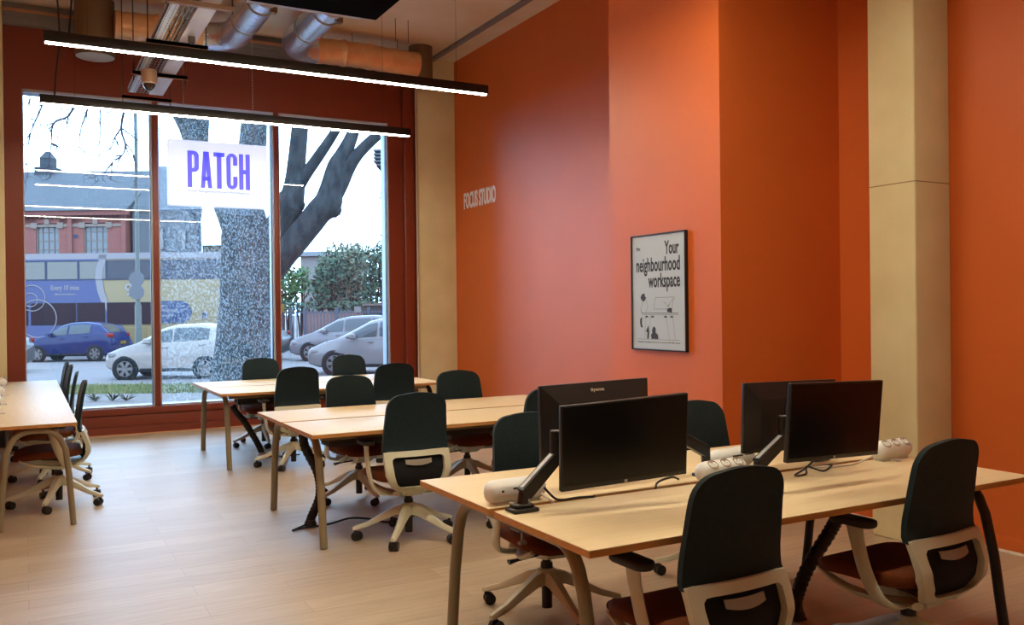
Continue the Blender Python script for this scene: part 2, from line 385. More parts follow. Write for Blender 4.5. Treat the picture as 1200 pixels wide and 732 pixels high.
# ------------------------------------------------------------------ ceiling services
GALV = mat('galvanised steel', (200, 216, 238), rough=.4, metal=.1, var=.06, vscale=8)
FOIL = mat('crinkled foil', (214, 224, 238), rough=.26, metal=.8, bump=.7, bscale=22, dist=.008)
REFLFOIL = mat('foil with painted wall reflection', (246, 206, 158), rough=.3, metal=.55, alt=(232, 182, 134), vscale=5, bump=.7, bscale=16, dist=.012)  # orange wall's reflection put into the silver foil's colour
DRUM = mat('brown grey drum', (112, 92, 68), rough=.6, var=.05, vscale=3)
RODM = mat('threaded rod', (70, 66, 62), rough=.5, metal=.4)
def tray():
    t = thing('cable_tray', 'long grey cable tray with wire mesh and white trunking under the ceiling', 'cable tray', (1.235, 7.4, 4.0))
    y0, y1 = -5.2, 3.46
    MB().box(-.185, -.105, y0, y1, 0, .012).box(-.185, -.178, y0, y1, 0, .06).build('perforated_rail', GALV, t, smooth=False)
    d = MB(); y = y0+.02
    while y < y1-.02: d.box(-.170, -.160, y, y+.02, -.0012, .001); d.box(-.13, -.12, y+.02, y+.04, -.0012, .001); y += .055
    d.build('slot_pattern', mat('tray slot', (60, 70, 84), rough=.6), t, smooth=False)['kind'] = 'stuff'
    m = MB()
    for x in (-.095, -.06, -.025, .01): m.tube([(x, y0, .004), (x, y1, .004)], .0028, 6)
    y = y0+.05
    while y < y1: m.tube([(-.105, y, .008), (.03, y, .008)], .0024, 6); y += .1
    m.build('wire_mesh', mat('zinc wire', (150, 158, 160), rough=.4, metal=.4), t)
    c = MB()
    for x, r in ((-.05, .009), (-.01, .007), (.015, .008)): c.tube([(x, y0, .022), (x+.01, -1.0, .02), (x-.01, 1, .022), (x, y1-.3, .02)], r, 8, smooth=6)
    c.build('cables', WIRE, t)
    MB().box(.035, .185, y0, y1+.0, -.004, .06, .004).build('trunking', mat('white trunking', (206, 214, 232), rough=.4), t)
    for y in (1.26, 2.46, 3.62):
        MB().box(-.24, .30, y-.02, y+.02, -.04, -.004).box(-.24, .30, y-.02, y-.016, -.05, -.004).build('bracket', mat('dull bracket', (156, 132, 112), rough=.5), t, smooth=False)
        for x in (-.225, .285): MB().tube([(x, y, -.10), (x, y, ZC-4.0)], .005, 6).build('threaded_rod', RODM, t)
    for y in (-1.14, .06):
        MB().box(-.24, .30, y-.02, y+.02, -.04, -.004).build('bracket', MATS['dull bracket'], t, smooth=False)
        for x in (-.225, .285): MB().tube([(x, y, -.06), (x, y, ZC-4.0)], .005, 6).build('threaded_rod', RODM, t)
tray()
t = thing('presence_sensor', 'small grey box sensor under the white trunking of the cable tray', 'sensor', (1.35, 8.42, 3.94))
MB().box(-.03, .03, -.03, .03, 0, .056, .006).build('housing', mat('grey plastic', (92, 90, 92), rough=.5), t)
MB().lathe([(.006, -.012), (.018, -.008), (.022, .001)], 16).build('lens', BLKP, t)
def dome():
    t = thing('security_camera', 'small beige dome camera hanging below the window end of the cable tray', 'camera', (1.135, 9.66, 3.80))
    t.scale = (.86, .86, 1.0); t.location.z = 3.775
    MB().lathe([(.082, .06), (.086, .075), (.090, .18), (.078, .197)], 28).build('housing', mat('beige camera shell', (196, 172, 146), rough=.45), t)
    MB().lathe([(.012, -.015), (.035, -.006), (.058, .015), (.070, .04), (.074, .062)], 28).build('dome', mat('smoked dome', (52, 44, 40), rough=.1, coat=.6), t)
    MB().lathe([(.074, .05), (.083, .052), (.083, .064), (.074, .066)], 28).build('trim_ring', mat('camera rim', (228, 226, 224), rough=.3), t)
dome()
def drum(x, z, r, label):
    t = thing('duct_drum', label, 'ventilation drum', (x, 11.40, z))
    h = ZC-z
    MB().lathe([(r*.2, 0), (r*.93, .0), (r, .02), (r, h)], 40).build('shell', DRUM, t)
    MB().lathe([(r*.92, -.012), (r*.97, -.006), (r*.9, .004)], 40).build('outlet_rim', mat('pale drum rim', (176, 178, 176), rough=.4), t)
drum(.755, 4.50, .215, 'brown cylindrical duct drum on the ceiling above the left window pane')
drum(4.86, 4.62, .165, 'brown cylindrical duct drum on the ceiling beside the right concrete pier')
def duct(x, sgn, xe, label):
    """foil duct leaving the fan coil, elbow, then a wrapped run along the window wall"""
    z, y0, yb = 4.84, 9.38, 10.98
    t = thing('air_duct', label, 'duct', (x, y0, z))
    p = [(0, 0, 0), (0, .25, 0), (0, .6, 0), (0, 1.0, .0), (0, yb-y0-.12, .0)]
    for k in range(1, 7):
        a = pi/2*k/6; p.append((sgn*.34*(1-cos(a)), yb-y0-.12+.34*sin(a), .01*k/6))
    rr = [.158, .165, .17, .168, .17]+[.17]*6
    MB().tube(p, rr, 28, up=(0, 0, 1)).build('foil_elbow', FOIL, t)
    e = p[-1]; L = abs(xe-x-e[0]); q = []; qr = []
    for k in range(24):
        f = k/23; q.append((e[0]+sgn*L*f, e[1]+.0*f, .012+.02*sin(f*5)*.6)); qr.append(.162+(.012 if k % 6 == 0 else .0)+.006*sin(k*2.3))
    MB().tube(q, qr, 26, up=(0, 0, 1)).build('wrapped_run', REFLFOIL, t)
    for y in (.22, .95):
        MB().tube([(0, y-.012, 0), (0, y+.012, 0)], .175, 28, up=(0, 0, 1)).build('clamp_band', mat('clamp band', (168, 160, 140), rough=.4, metal=.5), t)
    if sgn > 0:
        MB().lathe([(.001, 0), (.026, 0), (.026, .004)], 16, Matrix.Translation((.06, .8, -.158)) @ Matrix.Rotation(pi, 4, 'X')).build('sticker', mat('red sticker', (206, 50, 36), rough=.5), t)
    MB().box(.055, .125, .04, .12, -.175, -.120, .005).build('damper_tag', mat('brass damper', (120, 84, 40), rough=.4, metal=.4), t)
    for y in (.55,):
        MB().tube([(-.02, y, .16), (-.02, y, ZC-z)], .004, 6).build('hanger', RODM, t)
    for f in (.35, .8):
        MB().tube([(e[0]+sgn*L*f, e[1], .16), (e[0]+sgn*L*f, e[1], ZC-z)], .004, 6).build('hanger', RODM, t)
duct(2.26, -1, .95, 'foil air duct turning left into a run with painted amber reflections over the left pane')
duct(2.98, 1, 4.72, 'foil air duct turning right into a run with painted amber reflections toward the concrete pier')
t = thing('fan_coil_unit', 'large dark fan coil unit hung under the ceiling, its underside black', 'air unit', (2.72, 8.3, 4.65))
MB().box(-.68, .66, -.9, .84, 0, .38, .006).build('casing', mat('dark unit casing', (14, 11, 12), rough=.8, spec=.02), t)
MB().grid([[(-.67, .84, .0), (.62, .84, .0)], [(-.67, 1.04, .062), (.56, 1.04, .062)]], (0, 0, .01)).box(-.67, .56, 1.03, 1.08, .06, .36).build('outlet_plenum', mat('bright duct steel', (214, 226, 240), rough=.5), t, smooth=False)
for x in (-.6, .58):
    for y in (-.8, .74): MB().tube([(x, y, .38), (x, y, ZC-4.65)], .005, 6).build('threaded_rod', RODM, t)
for x_, y_ in ((4.10, 10.4), (4.27, 10.4)):
    tag(MB().tube([(x_, y_, 4.86), (x_, y_, ZC)], .004, 6).build('ceiling_rod', RODM), 'thin steel rods hanging from the ceiling above the right duct run', 'rod', 'ceiling rods')

# ------------------------------------------------------------------ PATCH light box hung in the window
SIGNW = mat('light box face', (206, 222, 255), rough=.4, emit=.86)
VIOLET = mat('violet lettering', (96, 98, 252), rough=.5, emit=.62)
t = thing('hanging_sign', 'white light box sign with violet PATCH lettering hung in the middle window pane', 'sign', (2.165, 11.62, 2.83))
MB().box(-.605, .605, -.05, .05, 0, .815, .02).build('light_box', SIGNW, t)
def L_(pts_list, x, wd, hd, z0=.23):
    m_ = MB()
    for poly in pts_list: m_.prism([(x+p[0]*wd, z0+p[1]*hd) for p in poly], -.056, -.049)
    return m_
HH, WW = .455, .136
def arc(cx, cz, rx, rz, a0, a1, n=10): return [(cx+rx*cos(R(a0+(a1-a0)*k/n)), cz+rz*sin(R(a0+(a1-a0)*k/n))) for k in range(n+1)]
st = .40                                                           # stem width
P1 = [(0, 0), (st, 0), (st, 1), (0, 1)]
bowl = [(st*.9, 1)]+[(p[0], p[1]) for p in arc(.55, .86, .45, .14, 90, 0)]+[(p[0], p[1]) for p in arc(.55, .56, .45, .14, 0, -90)]+[(st*.9, .42), (st*.9, .52)]+[(p[0], p[1]) for p in arc(.48, .6, .12, .07, -90, 0)]+[(p[0], p[1]) for p in arc(.48, .82, .12, .07, 0, 90)]+[(st*.9, .89)]
A1 = [(0, 0), (.36, 0), (.64, 1), (.24, 1)]; A2 = [(.64, 0), (1, 0), (.76, 1), (.36, 1)]; A3 = [(.2, .2), (.8, .2), (.8, .31), (.2, .31)]
T1 = [(.29, 0), (.71, 0), (.71, 1), (.29, 1)]; T2 = [(0, .88), (1, .88), (1, 1), (0, 1)]
C_ = arc(.5, .84, .5, .16, 0, 180)+arc(.5, .16, .5, .16, 180, 360)+[(1, .36), (.67, .36)]+[(.61, .36)]+arc(.5, .15, .11, .05, 0, -180)+arc(.5, .85, .11, .05, 180, 0)+[(.61, .66), (1, .66)]
H1 = [(0, 0), (st, 0), (st, 1), (0, 1)]; H2 = [(1-st, 0), (1, 0), (1, 1), (1-st, 1)]; H3 = [(st*.9, .44), (1-st*.9, .44), (1-st*.9, .56), (st*.9, .56)]
def ring_poly(m_, poly): return m_
x = -.377
for polys in ((P1, bowl), (A1, A2, A3), (T1, T2), (C_,), (H1, H2, H3)):
    L_(polys, x, WW, HH).build('letter', VIOLET, t, smooth=False); x += WW+.020
lettering('tagline', 'Your Neighbourhood Workspace', mat('pale violet print', (104, 100, 176), rough=.6), t, .75, .04, face(-.377, -.0505, .165, '-y'), .001)
for x in (-.41, .44):
    m = MB(); z = .815; k = 0
    while z < ZC-2.83:
        m.cyl(x, 0, z, z+.018, .006, 6); z += .036; k += 1
    m.tube([(x, 0, .81), (x, 0, ZC-2.83)], .0015, 5)
    m.build('chain', mat('bead chain', (170, 160, 150), rough=.4, metal=.4), t)

# ------------------------------------------------------------------ poster and wall lettering
t = thing('framed_poster', 'black framed grey poster reading Your neighbourhood workspace on the boxed-out wall', 'poster', (4.05, 5.134, 1.185))
f = MB(); W_, H_ = .63, .852
f.box(-.028, 0, -W_/2, W_/2, 0, .008).box(-.028, 0, -W_/2, W_/2, H_-.008, H_).box(-.028, 0, -W_/2, -W_/2+.008, 0, H_).box(-.028, 0, W_/2-.008, W_/2, 0, H_)
f.build('frame', BLK, t, smooth=False)
MB().box(-.018, -.002, -W_/2+.01, W_/2-.01, .01, H_-.01).build('sheet', mat('poster print', (182, 198, 210), rough=.5), t, smooth=False)
INK = mat('poster ink', (44, 46, 50), rough=.6)
def pf(a, b_): return face(-.0185, W_/2-a*W_, b_*H_, '-x')           # a from the left edge, b_ up from the foot
for s_, a, wd, z, hg in (('Your', .625, .255, .815, .115), ('neighbourhood', .095, .80, .640, .160), ('workspace', .32, .575, .502, .160)):
    lettering('headline', s_, INK, t, wd*W_, hg*H_, pf(a, z), .001, bold=.022)
lettering('caption', 'Flexible workspace to rent on your local high street', INK, t, .78*W_, .016*H_, pf(.11, .062), .0006)
lettering('logo', 'fm', INK, t, .07*W_, .035*H_, pf(.10, .865), .0006, bold=.02)
d = MB()
def zmap(z): return .095+(z-.135)*.90 if z < .386 else .321+(z-.385)*.62
def bar(x0, z0, x1, z1, wd=.003):
    z0, z1 = zmap(z0), zmap(z1)
    a, b_ = Vector((x0*W_, z0*H_)), Vector((x1*W_, z1*H_)); n_ = (b_-a).normalized(); n_ = Vector((-n_.y, n_.x))*wd/2
    d.add([pf(0, 0) @ Vector((p.x, p.y, .0008)) for p in (a-n_, b_-n_, b_+n_, a+n_)], [(0, 1, 2, 3)])
def blob(pts): d.add([pf(0, 0) @ Vector((p[0]*W_, zmap(p[1])*H_, .0009)) for p in pts], [tuple(range(len(pts)))])
bar(.10, .135, .88, .135, .002); bar(.19, .385, .86, .385, .004); bar(.19, .37, .86, .37, .002)
for a in ((.27, .365, .24, .15), (.36, .365, .33, .15), (.64, .365, .70, .14), (.76, .365, .80, .14), (.28, .15, .25, .25), (.38, .25, .44, .15)): bar(*a, .002)
for a in ((.45, .60, .42, .44), (.45, .60, .78, .60), (.78, .60, .75, .44), (.42, .44, .75, .44), (.60, .54, .68, .48), (.68, .48, .80, .60), (.66, .44, .72, .52)): bar(*a, .0022)
blob([(.18, .58), (.22, .545), (.25, .56), (.28, .60), (.25, .625), (.26, .65), (.22, .66), (.19, .64), (.17, .61)])
bar(.22, .545, .17, .44, .002); bar(.27, .57, .31, .48, .002); bar(.31, .48, .27, .39, .002); bar(.17, .44, .19, .385, .004)
blob([(.16, .33), (.20, .35), (.19, .29), (.21, .245), (.17, .25), (.155, .29)])
blob([(.67, .40), (.75, .39), (.75, .45), (.70, .455), (.66, .43)])
for x in (.25, .36, .60, .71): blob([(x, .345), (x+.07, .345), (x+.05, .36), (x+.02, .36)])
blob([(.29, .14), (.32, .14), (.33, .21), (.315, .27), (.27, .21), (.295, .20)])
blob([(.37, .14), (.50, .14), (.49, .18), (.45, .20), (.45, .245), (.41, .26), (.38, .22), (.39, .20), (.365, .18)])
d.build('drawing', INK, t, smooth=False, fix=False)
o = lettering('wall_lettering', 'FOCUS STUDIO', mat('white vinyl letters', (240, 240, 244), rough=.5), None, .985, .235, face(5.598, 11.59, 2.948, '-x'), .006, bold=.03)
tag(o, 'white FOCUS STUDIO lettering on the terracotta wall right of the window', 'lettering')
# ================================================================== BENCH DESKS
def wood_mat(name, c1, c2, rough):
    t = NT(name); b = t.n('BsdfPrincipled'); o = t.n('OutputMaterial'); t.l(b.outputs[0], o.inputs[0])
    tc = t.n('TexCoord'); mp = t.n('Mapping'); mp.inputs['Scale'].default_value = (1.4, 22, 22); t.l(tc.outputs['Object'], mp.inputs[0])
    nz = t.n('TexNoise'); nz.inputs['Scale'].default_value = 2.2; nz.inputs['Detail'].default_value = 6; nz.inputs['Distortion'].default_value = .5
    t.l(mp.outputs[0], nz.inputs['Vector']); t.l(ramp(t, nz.outputs['Fac'], [(.3, lin(c1)), (.7, lin(c2))]), b.inputs['Base Color'])
    b.inputs['Roughness'].default_value = rough; b.inputs['Specular IOR Level'].default_value = .17; return t.m
OAK = wood_mat('pale oak laminate', (224, 206, 165), (232, 215, 178), .42)
EDGE = wood_mat('plywood edge', (188, 136, 78), (204, 152, 92), .5)
KHAKI = mat('khaki powder coat', (138, 130, 104), rough=.42)
TOPZ, TT = .735, .025
def leg_frame(y0, y1, sp=.09):
    """inverted U of flat-oval tube, its feet splayed outwards"""
    zt = TOPZ-TT-.024; r = .14
    p = [(0, y0, .004), (0, y0+sp*.55, .36)]
    a0 = Vector((0, y0+sp, zt-r)); p.append(tuple(a0))
    for k in range(1, 7):
        a = pi/2*k/6; p.append((0, y0+sp+.012+r*(1-cos(a)), zt-r+r*sin(a)))
    q = [(0, y1-(b-y0), z) for _, b, z in reversed(p)]
    return MB().tube(p+q, .021, 14, up=(1, 0, 0), flat=1).xf(Matrix.Diagonal((1.22, 1, 1, 1)))
def bench(x0, x1, ya, yg, yb, label, mats, rz=0, halves=2, loc=None):
    """two tops back to back (or halves=1: one), U leg frames at the ends, a cable trough in the gap"""
    t = thing('bench_desk', label, 'desk', loc or (0, 0, 0), rz, 'bench desks')
    spans = ((ya, yg-.022), (yg+.022, yb))
    for a, b in spans:
        m = MB(); m.box(x0, x1, a, b, TOPZ-.003, TOPZ, .001); m.cur = 1; m.box(x0, x1, a, b, TOPZ-TT, TOPZ-.003)
        m.build('tabletop', [OAK, EDGE], t)
    if halves == 2:
        for x, mm in ((x0+.085, mats[0]), (x1-.085, mats[1])):
            leg_frame(ya+.075, yb-.13).build('leg_frame', mm, t, loc=(x, 0, 0))
    else:
        for x, mm in ((x0+.055, mats[0]), (x1-.085, mats[1])):
            for a, b in spans: leg_frame(a+.03, b-.03, .045).build('leg_frame', mm, t, loc=(x, 0, 0))
    MB().box(x0+.3, x1-.3, yg-.09, yg-.082, .56, .70).box(x0+.3, x1-.3, yg-.09, yg+.09, .55, .558).box(x0+.3, x1-.3, yg+.082, yg+.09, .56, .70).build('cable_trough', mat('dark trough', (46, 44, 44), rough=.5), t, smooth=False)
    MB().box(x0+.12, x1-.12, ya+.22, ya+.26, TOPZ-TT-.05, TOPZ-TT).build('support_beam', mats[0], t, smooth=False)
    MB().box(x0+.12, x1-.12, yb-.26, yb-.22, TOPZ-TT-.05, TOPZ-TT).build('support_beam', mats[0], t, smooth=False)
    return t
DARKLEG = mat('black leg coat', (26, 24, 24), rough=.4)
bench(1.55, 3.90, 2.335, 3.005, 3.70, 'pale oak bench desk carrying the four monitors', (KHAKI, DARKLEG))
bench(1.55, 3.90, 5.40, 6.145, 6.89, 'pale oak bench desk in the middle row, with no monitors', (KHAKI, KHAKI))
bench(1.60, 3.90, 8.60, 9.405, 10.22, 'pale oak bench desk in the row closest to the window sill', (KHAKI, DARKLEG))
# the long bench at the left runs towards the window
bench(0, 4.66, -.52, .018, .556, 'long pale oak bench desk running toward the window at the left edge', (KHAKI, KHAKI), pi/2, 1, (-.2215+.018, 7.0, 0))

# ================================================================== OFFICE CHAIRS
MESH = mat('dark teal knit', (23, 42, 49), rough=.85, spec=.25, sheen=.10, var=.18, vscale=60, bump=.5, bscale=420, dist=.001)
LUMB = mat('charcoal lumbar mesh', (26, 28, 32), rough=.8, spec=.25, var=.2, vscale=90, bump=.4, bscale=500, dist=.001)
SEAT = mat('rust brown seat fabric', (106, 56, 30), rough=.9, spec=.2, var=.12, vscale=50, bump=.4, bscale=400, dist=.001)
SHELL = mat('warm white chair plastic', (204, 208, 186), rough=.42, spec=.4)
PADM = mat('dark arm pad', (40, 34, 32), rough=.55)
LUMP = mat('translucent grey lumbar pad', (150, 148, 138), rough=.35)
def fy(x, z):
    """depth of the back frame: sweeps forward under the seat"""
    K = [(.27, -.02), (.30, -.07), (.33, -.135), (.37, -.185), (.42, -.215), (.48, -.218), (.55, -.190), (.60, -.165), (.66, -.158), (.75, -.165), (.85, -.18), (.97, -.205)]
    z = max(K[0][0], min(K[-1][0], z))
    for (a, b), (c, d) in zip(K, K[1:]):
        if z <= c:
            f = (z-a)/(c-a); y = b+(d-b)*f; break
    return y+.036*(abs(x)/.23)**2*(.35+.65*min(1, max(0, (.75-z)/.3)))
def make_chair():
    t = thing('office_chair', '', 'chair', (0, 0, 0), 0, 'mesh-back office chairs')
    # knitted upper back: wraps forward at the sides, round top corners
    rows = []; z0, z1, r = .574, .962, .085
    zs = [z0+(z1-r-z0)*k/9 for k in range(10)]+[z1-r+r*sin(pi/2*k/7) for k in range(1, 8)]
    for z in zs:
        hw = .226-.030*(z-z0)/(z1-z0)
        if z > z1-r: hw -= r-sqrt(max(0, r*r-(z-(z1-r))**2))
        rows.append([(hw*s_/8, fy(hw*s_/8, z)-.006, z+.012*(1-(s_/8)**2)*(1 if z > .8 else 0)*(z-.8)/.16+(.012*(s_/8)**2 if z < .58 else 0)) for s_ in range(-8, 9)])
    mb = MB().grid(rows, (0, .024, 0)); o = mb.build('back_mesh', MESH, t, ang=50)
    # white frame: a ring round the lumbar window, plus the tongue to the mechanism
    outer = rpoly([(-.224, .600), (-.222, .50), (-.212, .415), (-.135, .332), (.135, .332), (.212, .415), (.222, .50), (.224, .600)], [.008, .05, .07, .07, .07, .07, .05, .008])
    inner = rpoly([(-.178, .566), (-.170, .45), (-.138, .374), (.138, .374), (.170, .45), (.178, .566)], [.03, .04, .04, .04, .04, .03])
    N = 72; o_, i_ = angsort(outer, N, (0, .48)), angsort(inner, N, (0, .48))
    f = MB(); mid = [tuple((Vector(a)+Vector(b))/2) for a, b in zip(o_, i_)]
    f.ring(o_, mid, lambda x, z: fy(x, z)-.024, .03); f.ring(mid, i_, lambda x, z: fy(x, z)-.024, .03)
    f.loft([[(-.10, fy(0, .352)-.02, .352), (.10, fy(0, .352)-.02, .352), (.10, fy(0, .352)+.012, .362), (-.10, fy(0, .352)+.012, .362)],
            [(-.075, -.10, .312), (.075, -.10, .312), (.075, -.09, .345), (-.075, -.09, .345)],
            [(-.06, .02, .30), (.06, .02, .30), (.06, .02, .34), (-.06, .02, .34)]])
    f.build('back_frame', SHELL, t, ang=45)
    rows = []
    for k in range(9):
        z = .362+.212*k/8; hw = .142+.046*k/8*(2-k/8)
        rows.append([(hw*s_/6, fy(hw*s_/6, z)+.006, z) for s_ in range(-6, 7)])
    MB().grid(rows, (0, .006, 0)).build('lumbar_mesh', LUMB, t)
    rows = [[(.088*s_/6, fy(.088*s_/6, zz)-.010-.006*(1-(s_/6)**2), zz-.012*(1-(s_/6)**2)*(1 if k == 0 else .1)) for s_ in range(-6, 7)] for k, zz in enumerate((.522, .535, .548))]
    MB().grid(rows, (0, .006, 0)).build('lumbar_pad', LUMP, t)
    # seat cushion
    rings = []
    for k in range(15):
        q = -1+2*k/14; y = .075+.235*q
        hw = .245*(1-abs(q)**5*.32); th = .036*(1-abs(q)**6*.55); zc = .425-.018*max(0, q)**3*1.6
        rings.append([(hw*(1 if abs(cos(a)) > .0 else 0)*math.copysign(abs(cos(a))**.45, cos(a)), y, zc+th*math.copysign(abs(sin(a))**.6, sin(a))+(.012*(cos(a)**2) if sin(a) > 0 else 0)) for a in [2*pi*j/28 for j in range(28)]])
    MB().loft(rings).build('seat', SEAT, t, ang=60)
    # crescent rails under the seat and the mechanism box
    u = MB()
    for sx in (-1, 1):
        u.tube([(sx*.205, .275, .398), (sx*.20, .17, .352), (sx*.16, .04, .325), (sx*.10, -.06, .318), (sx*.13, -.13, .325)], [.011, .014, .017, .02, .016], 10, up=(0, 0, 1), flat=1.5, smooth=5)
    u.loft([[(-.05, -.12, .30), (.05, -.12, .30), (.075, -.12, .34), (-.075, -.12, .34)], [(-.055, 0, .282), (.055, 0, .282), (.10, 0, .36), (-.10, 0, .36)],
            [(-.05, .10, .30), (.05, .10, .30), (.12, .10, .375), (-.12, .10, .375)], [(-.09, .20, .365), (.09, .20, .365), (.15, .20, .395), (-.15, .20, .395)]])
    u.build('seat_support', SHELL, t, ang=40)
    MB().tube([(.07, .05, .315), (.19, .07, .312), (.235, .07, .306)], [.006, .007, .012], 8, up=(0, 0, 1), flat=1.8).build('lever', BLKP, t)
    for sx in (-1, 1):
        a = MB().tube([(sx*.11, -.055, .315), (sx*.19, -.06, .322), (sx*.25, -.045, .352), (sx*.278, -.005, .43), (sx*.282, .035, .53), (sx*.282, .05, .588)], [.013, .0135, .015, .015, .014, .013], 12, up=(sx*.35, 0, 1) if 0 else None, smooth=6)
        a = MB(); path = [(.11, -.06, .312), (.19, -.062, .322), (.248, -.045, .355), (.266, -.002, .44), (.270, .035, .56), (.270, .048, .632)]
        P = [Vector((sx*x, y, z)) for x, y, z in path]; rg = []
        wy = [.028, .032, .036, .034, .034, .042]
        for k, p in enumerate(P):
            tg = (P[min(k+1, 5)]-P[max(k-1, 0)]).normalized(); yy = Vector((0, 1, 0)); yy = (yy-tg*tg.dot(yy)).normalized(); nn = tg.cross(yy)
            rg.append([p+yy*wy[k]*cos(w_)+nn*.0125*sin(w_) for w_ in [2*pi*j/14 for j in range(14)]])
        rs = []
        for k in range(5):                                         # smooth between the stations
            for j in range(5):
                f_ = j/5; s0, s1, s2, s3 = rg[max(k-1, 0)], rg[k], rg[k+1], rg[min(k+2, 5)]
                rs.append([.5*((2*b)+(c-a_)*f_+(2*a_-5*b+4*c-d)*f_*f_+(3*b-a_-3*c+d)*f_**3) for a_, b, c, d in zip(s0, s1, s2, s3)])
        rs.append(rg[-1])
        ao = a.loft(rs).build('armrest', SHELL, t, ang=50)
        out_ = rrect(.082, .20, .037, 6)
        p_ = MB(); rgz = []
        for z, sc in ((.630, .86), (.636, .98), (.648, 1), (.656, .96), (.659, .86)):
            rgz.append([(sx*.270+x*sc, .055+y*(sc*.5+.5), z-.0) for x, y in out_])
        p_.loft(rgz).build('arm_pad', PADM, ao, ang=50)
    g = MB().cyl(0, 0, .19, .30, .021, 18).cyl(0, 0, .235, .262, .031, 18, .029)
    g.cyl(0, 0, .04, .15, .026, 18); g.build('gas_column', BLKP, t)
    s_ = MB(); s_.lathe([(.03, .155), (.055, .16), (.058, .18), (.045, .228), (.034, .235)], 24)
    for k in range(5):
        a = 2*pi*k/5+.31; d = Vector((cos(a), sin(a), 0)); n_ = Vector((-sin(a), cos(a), 0)); rg = []
        for rr, zt, hh, ww in ((.02, .228, .065, .034), (.09, .212, .055, .031), (.17, .170, .042, .026), (.27, .118, .030, .021), (.352, .092, .024, .018), (.367, .086, .02, .012)):
            c_ = d*rr; rg.append([c_-n_*ww+Vector((0, 0, zt-hh)), c_+n_*ww+Vector((0, 0, zt-hh)), c_+n_*ww*.94+Vector((0, 0, zt-hh*.35)), c_+n_*ww*.55+Vector((0, 0, zt)), c_-n_*ww*.55+Vector((0, 0, zt)), c_-n_*ww*.94+Vector((0, 0, zt-hh*.35))])
        s_.loft(rg)
    s_.build('star_base', SHELL, t, ang=40)
    for k in range(5):
        a = 2*pi*k/5+.31; d = Vector((cos(a), sin(a), 0)); m_ = MB(); sw = a+pi/2+.9*sin(k*2.1)
        c_ = d*.35; ax = Vector((cos(sw), sin(sw), 0)); tr = Vector((-sin(sw), cos(sw), 0))*.018
        for o_ in (-.0165, .0165):
            mx = Matrix.Translation(c_+tr+ax*o_+Vector((0, 0, .0285))) @ ax.to_track_quat('Z', 'Y').to_matrix().to_4x4()
            m_.lathe([(.02, -.0125), (.0265, -.012), (.0285, -.008), (.0285, .008), (.0265, .012), (.02, .0125)], 20, mx)
        m_.tube([c_+Vector((0, 0, .03)), c_+Vector((0, 0, .072))], .009, 10)
        mx = Matrix.Translation(c_+tr*.7+Vector((0, 0, .036))) @ ax.to_track_quat('Z', 'Y').to_matrix().to_4x4()
        m_.lathe([(.024, -.005), (.026, -.004), (.026, .004), (.024, .005)], 16, mx)
        m_.build('caster', BLKP, t)
    return t
proto = make_chair(); first = [True]
def chair(x, y, deg, label):
    o = proto if first[0] else copy_tree(proto); first[0] = False
    o.location = (x, y, 0); o.rotation_euler = (0, 0, R(deg)); o['label'] = label; return o
# bx, by is where the back stands; the column is .2 ahead of it
def at_back(bx, by, deg, label, d=.20):
    a = R(deg); return chair(bx-sin(a)*d, by+cos(a)*d, deg, label)
at_back(2.065, 2.19, 1, 'dark mesh office chair closest to the camera, near side of the monitor desk')
at_back(3.16, 2.20, 3, 'dark mesh office chair at the right end of the monitor desk, by its black leg')
at_back(2.24, 3.93, 176, 'office chair across the monitor desk, half behind the left pair of monitors')
at_back(3.30, 3.90, 182, 'office chair across the monitor desk, its dark back below the framed poster')
at_back(2.20, 5.27, -2, 'whole office chair seen from behind on the near side of the middle bench desk')
at_back(3.13, 5.13, 3, 'office chair on the near side of the middle bench, right of the whole one')
at_back(2.32, 7.03, 184, 'office chair across the middle bench facing the camera, beside the black cable sleeve')
at_back(3.30, 7.02, 178, 'office chair across the middle bench, on its right, against the terracotta wall')
at_back(2.29, 8.42, 2, 'office chair with its back to the camera at the left of the window-row desk')
at_back(3.25, 8.36, -3, 'office chair with its back to the camera at the right of the window-row desk')
at_back(2.37, 10.36, 176, 'office chair facing the camera across the window-row desk, in front of the tree trunk')
at_back(3.42, 10.37, 181, 'office chair facing the camera across the window-row desk, in front of the silver cars')
at_back(.42, 7.86, 90, 'office chair at the left-hand bench, first in line and seen from its side')
at_back(.42, 9.08, 87, 'office chair at the left-hand bench, second in line from the camera')
at_back(.425, 10.40, 92, 'office chair at the left-hand bench, third in line from the camera')
at_back(.42, 11.20, 91, 'office chair at the left-hand bench, last in line against the window')

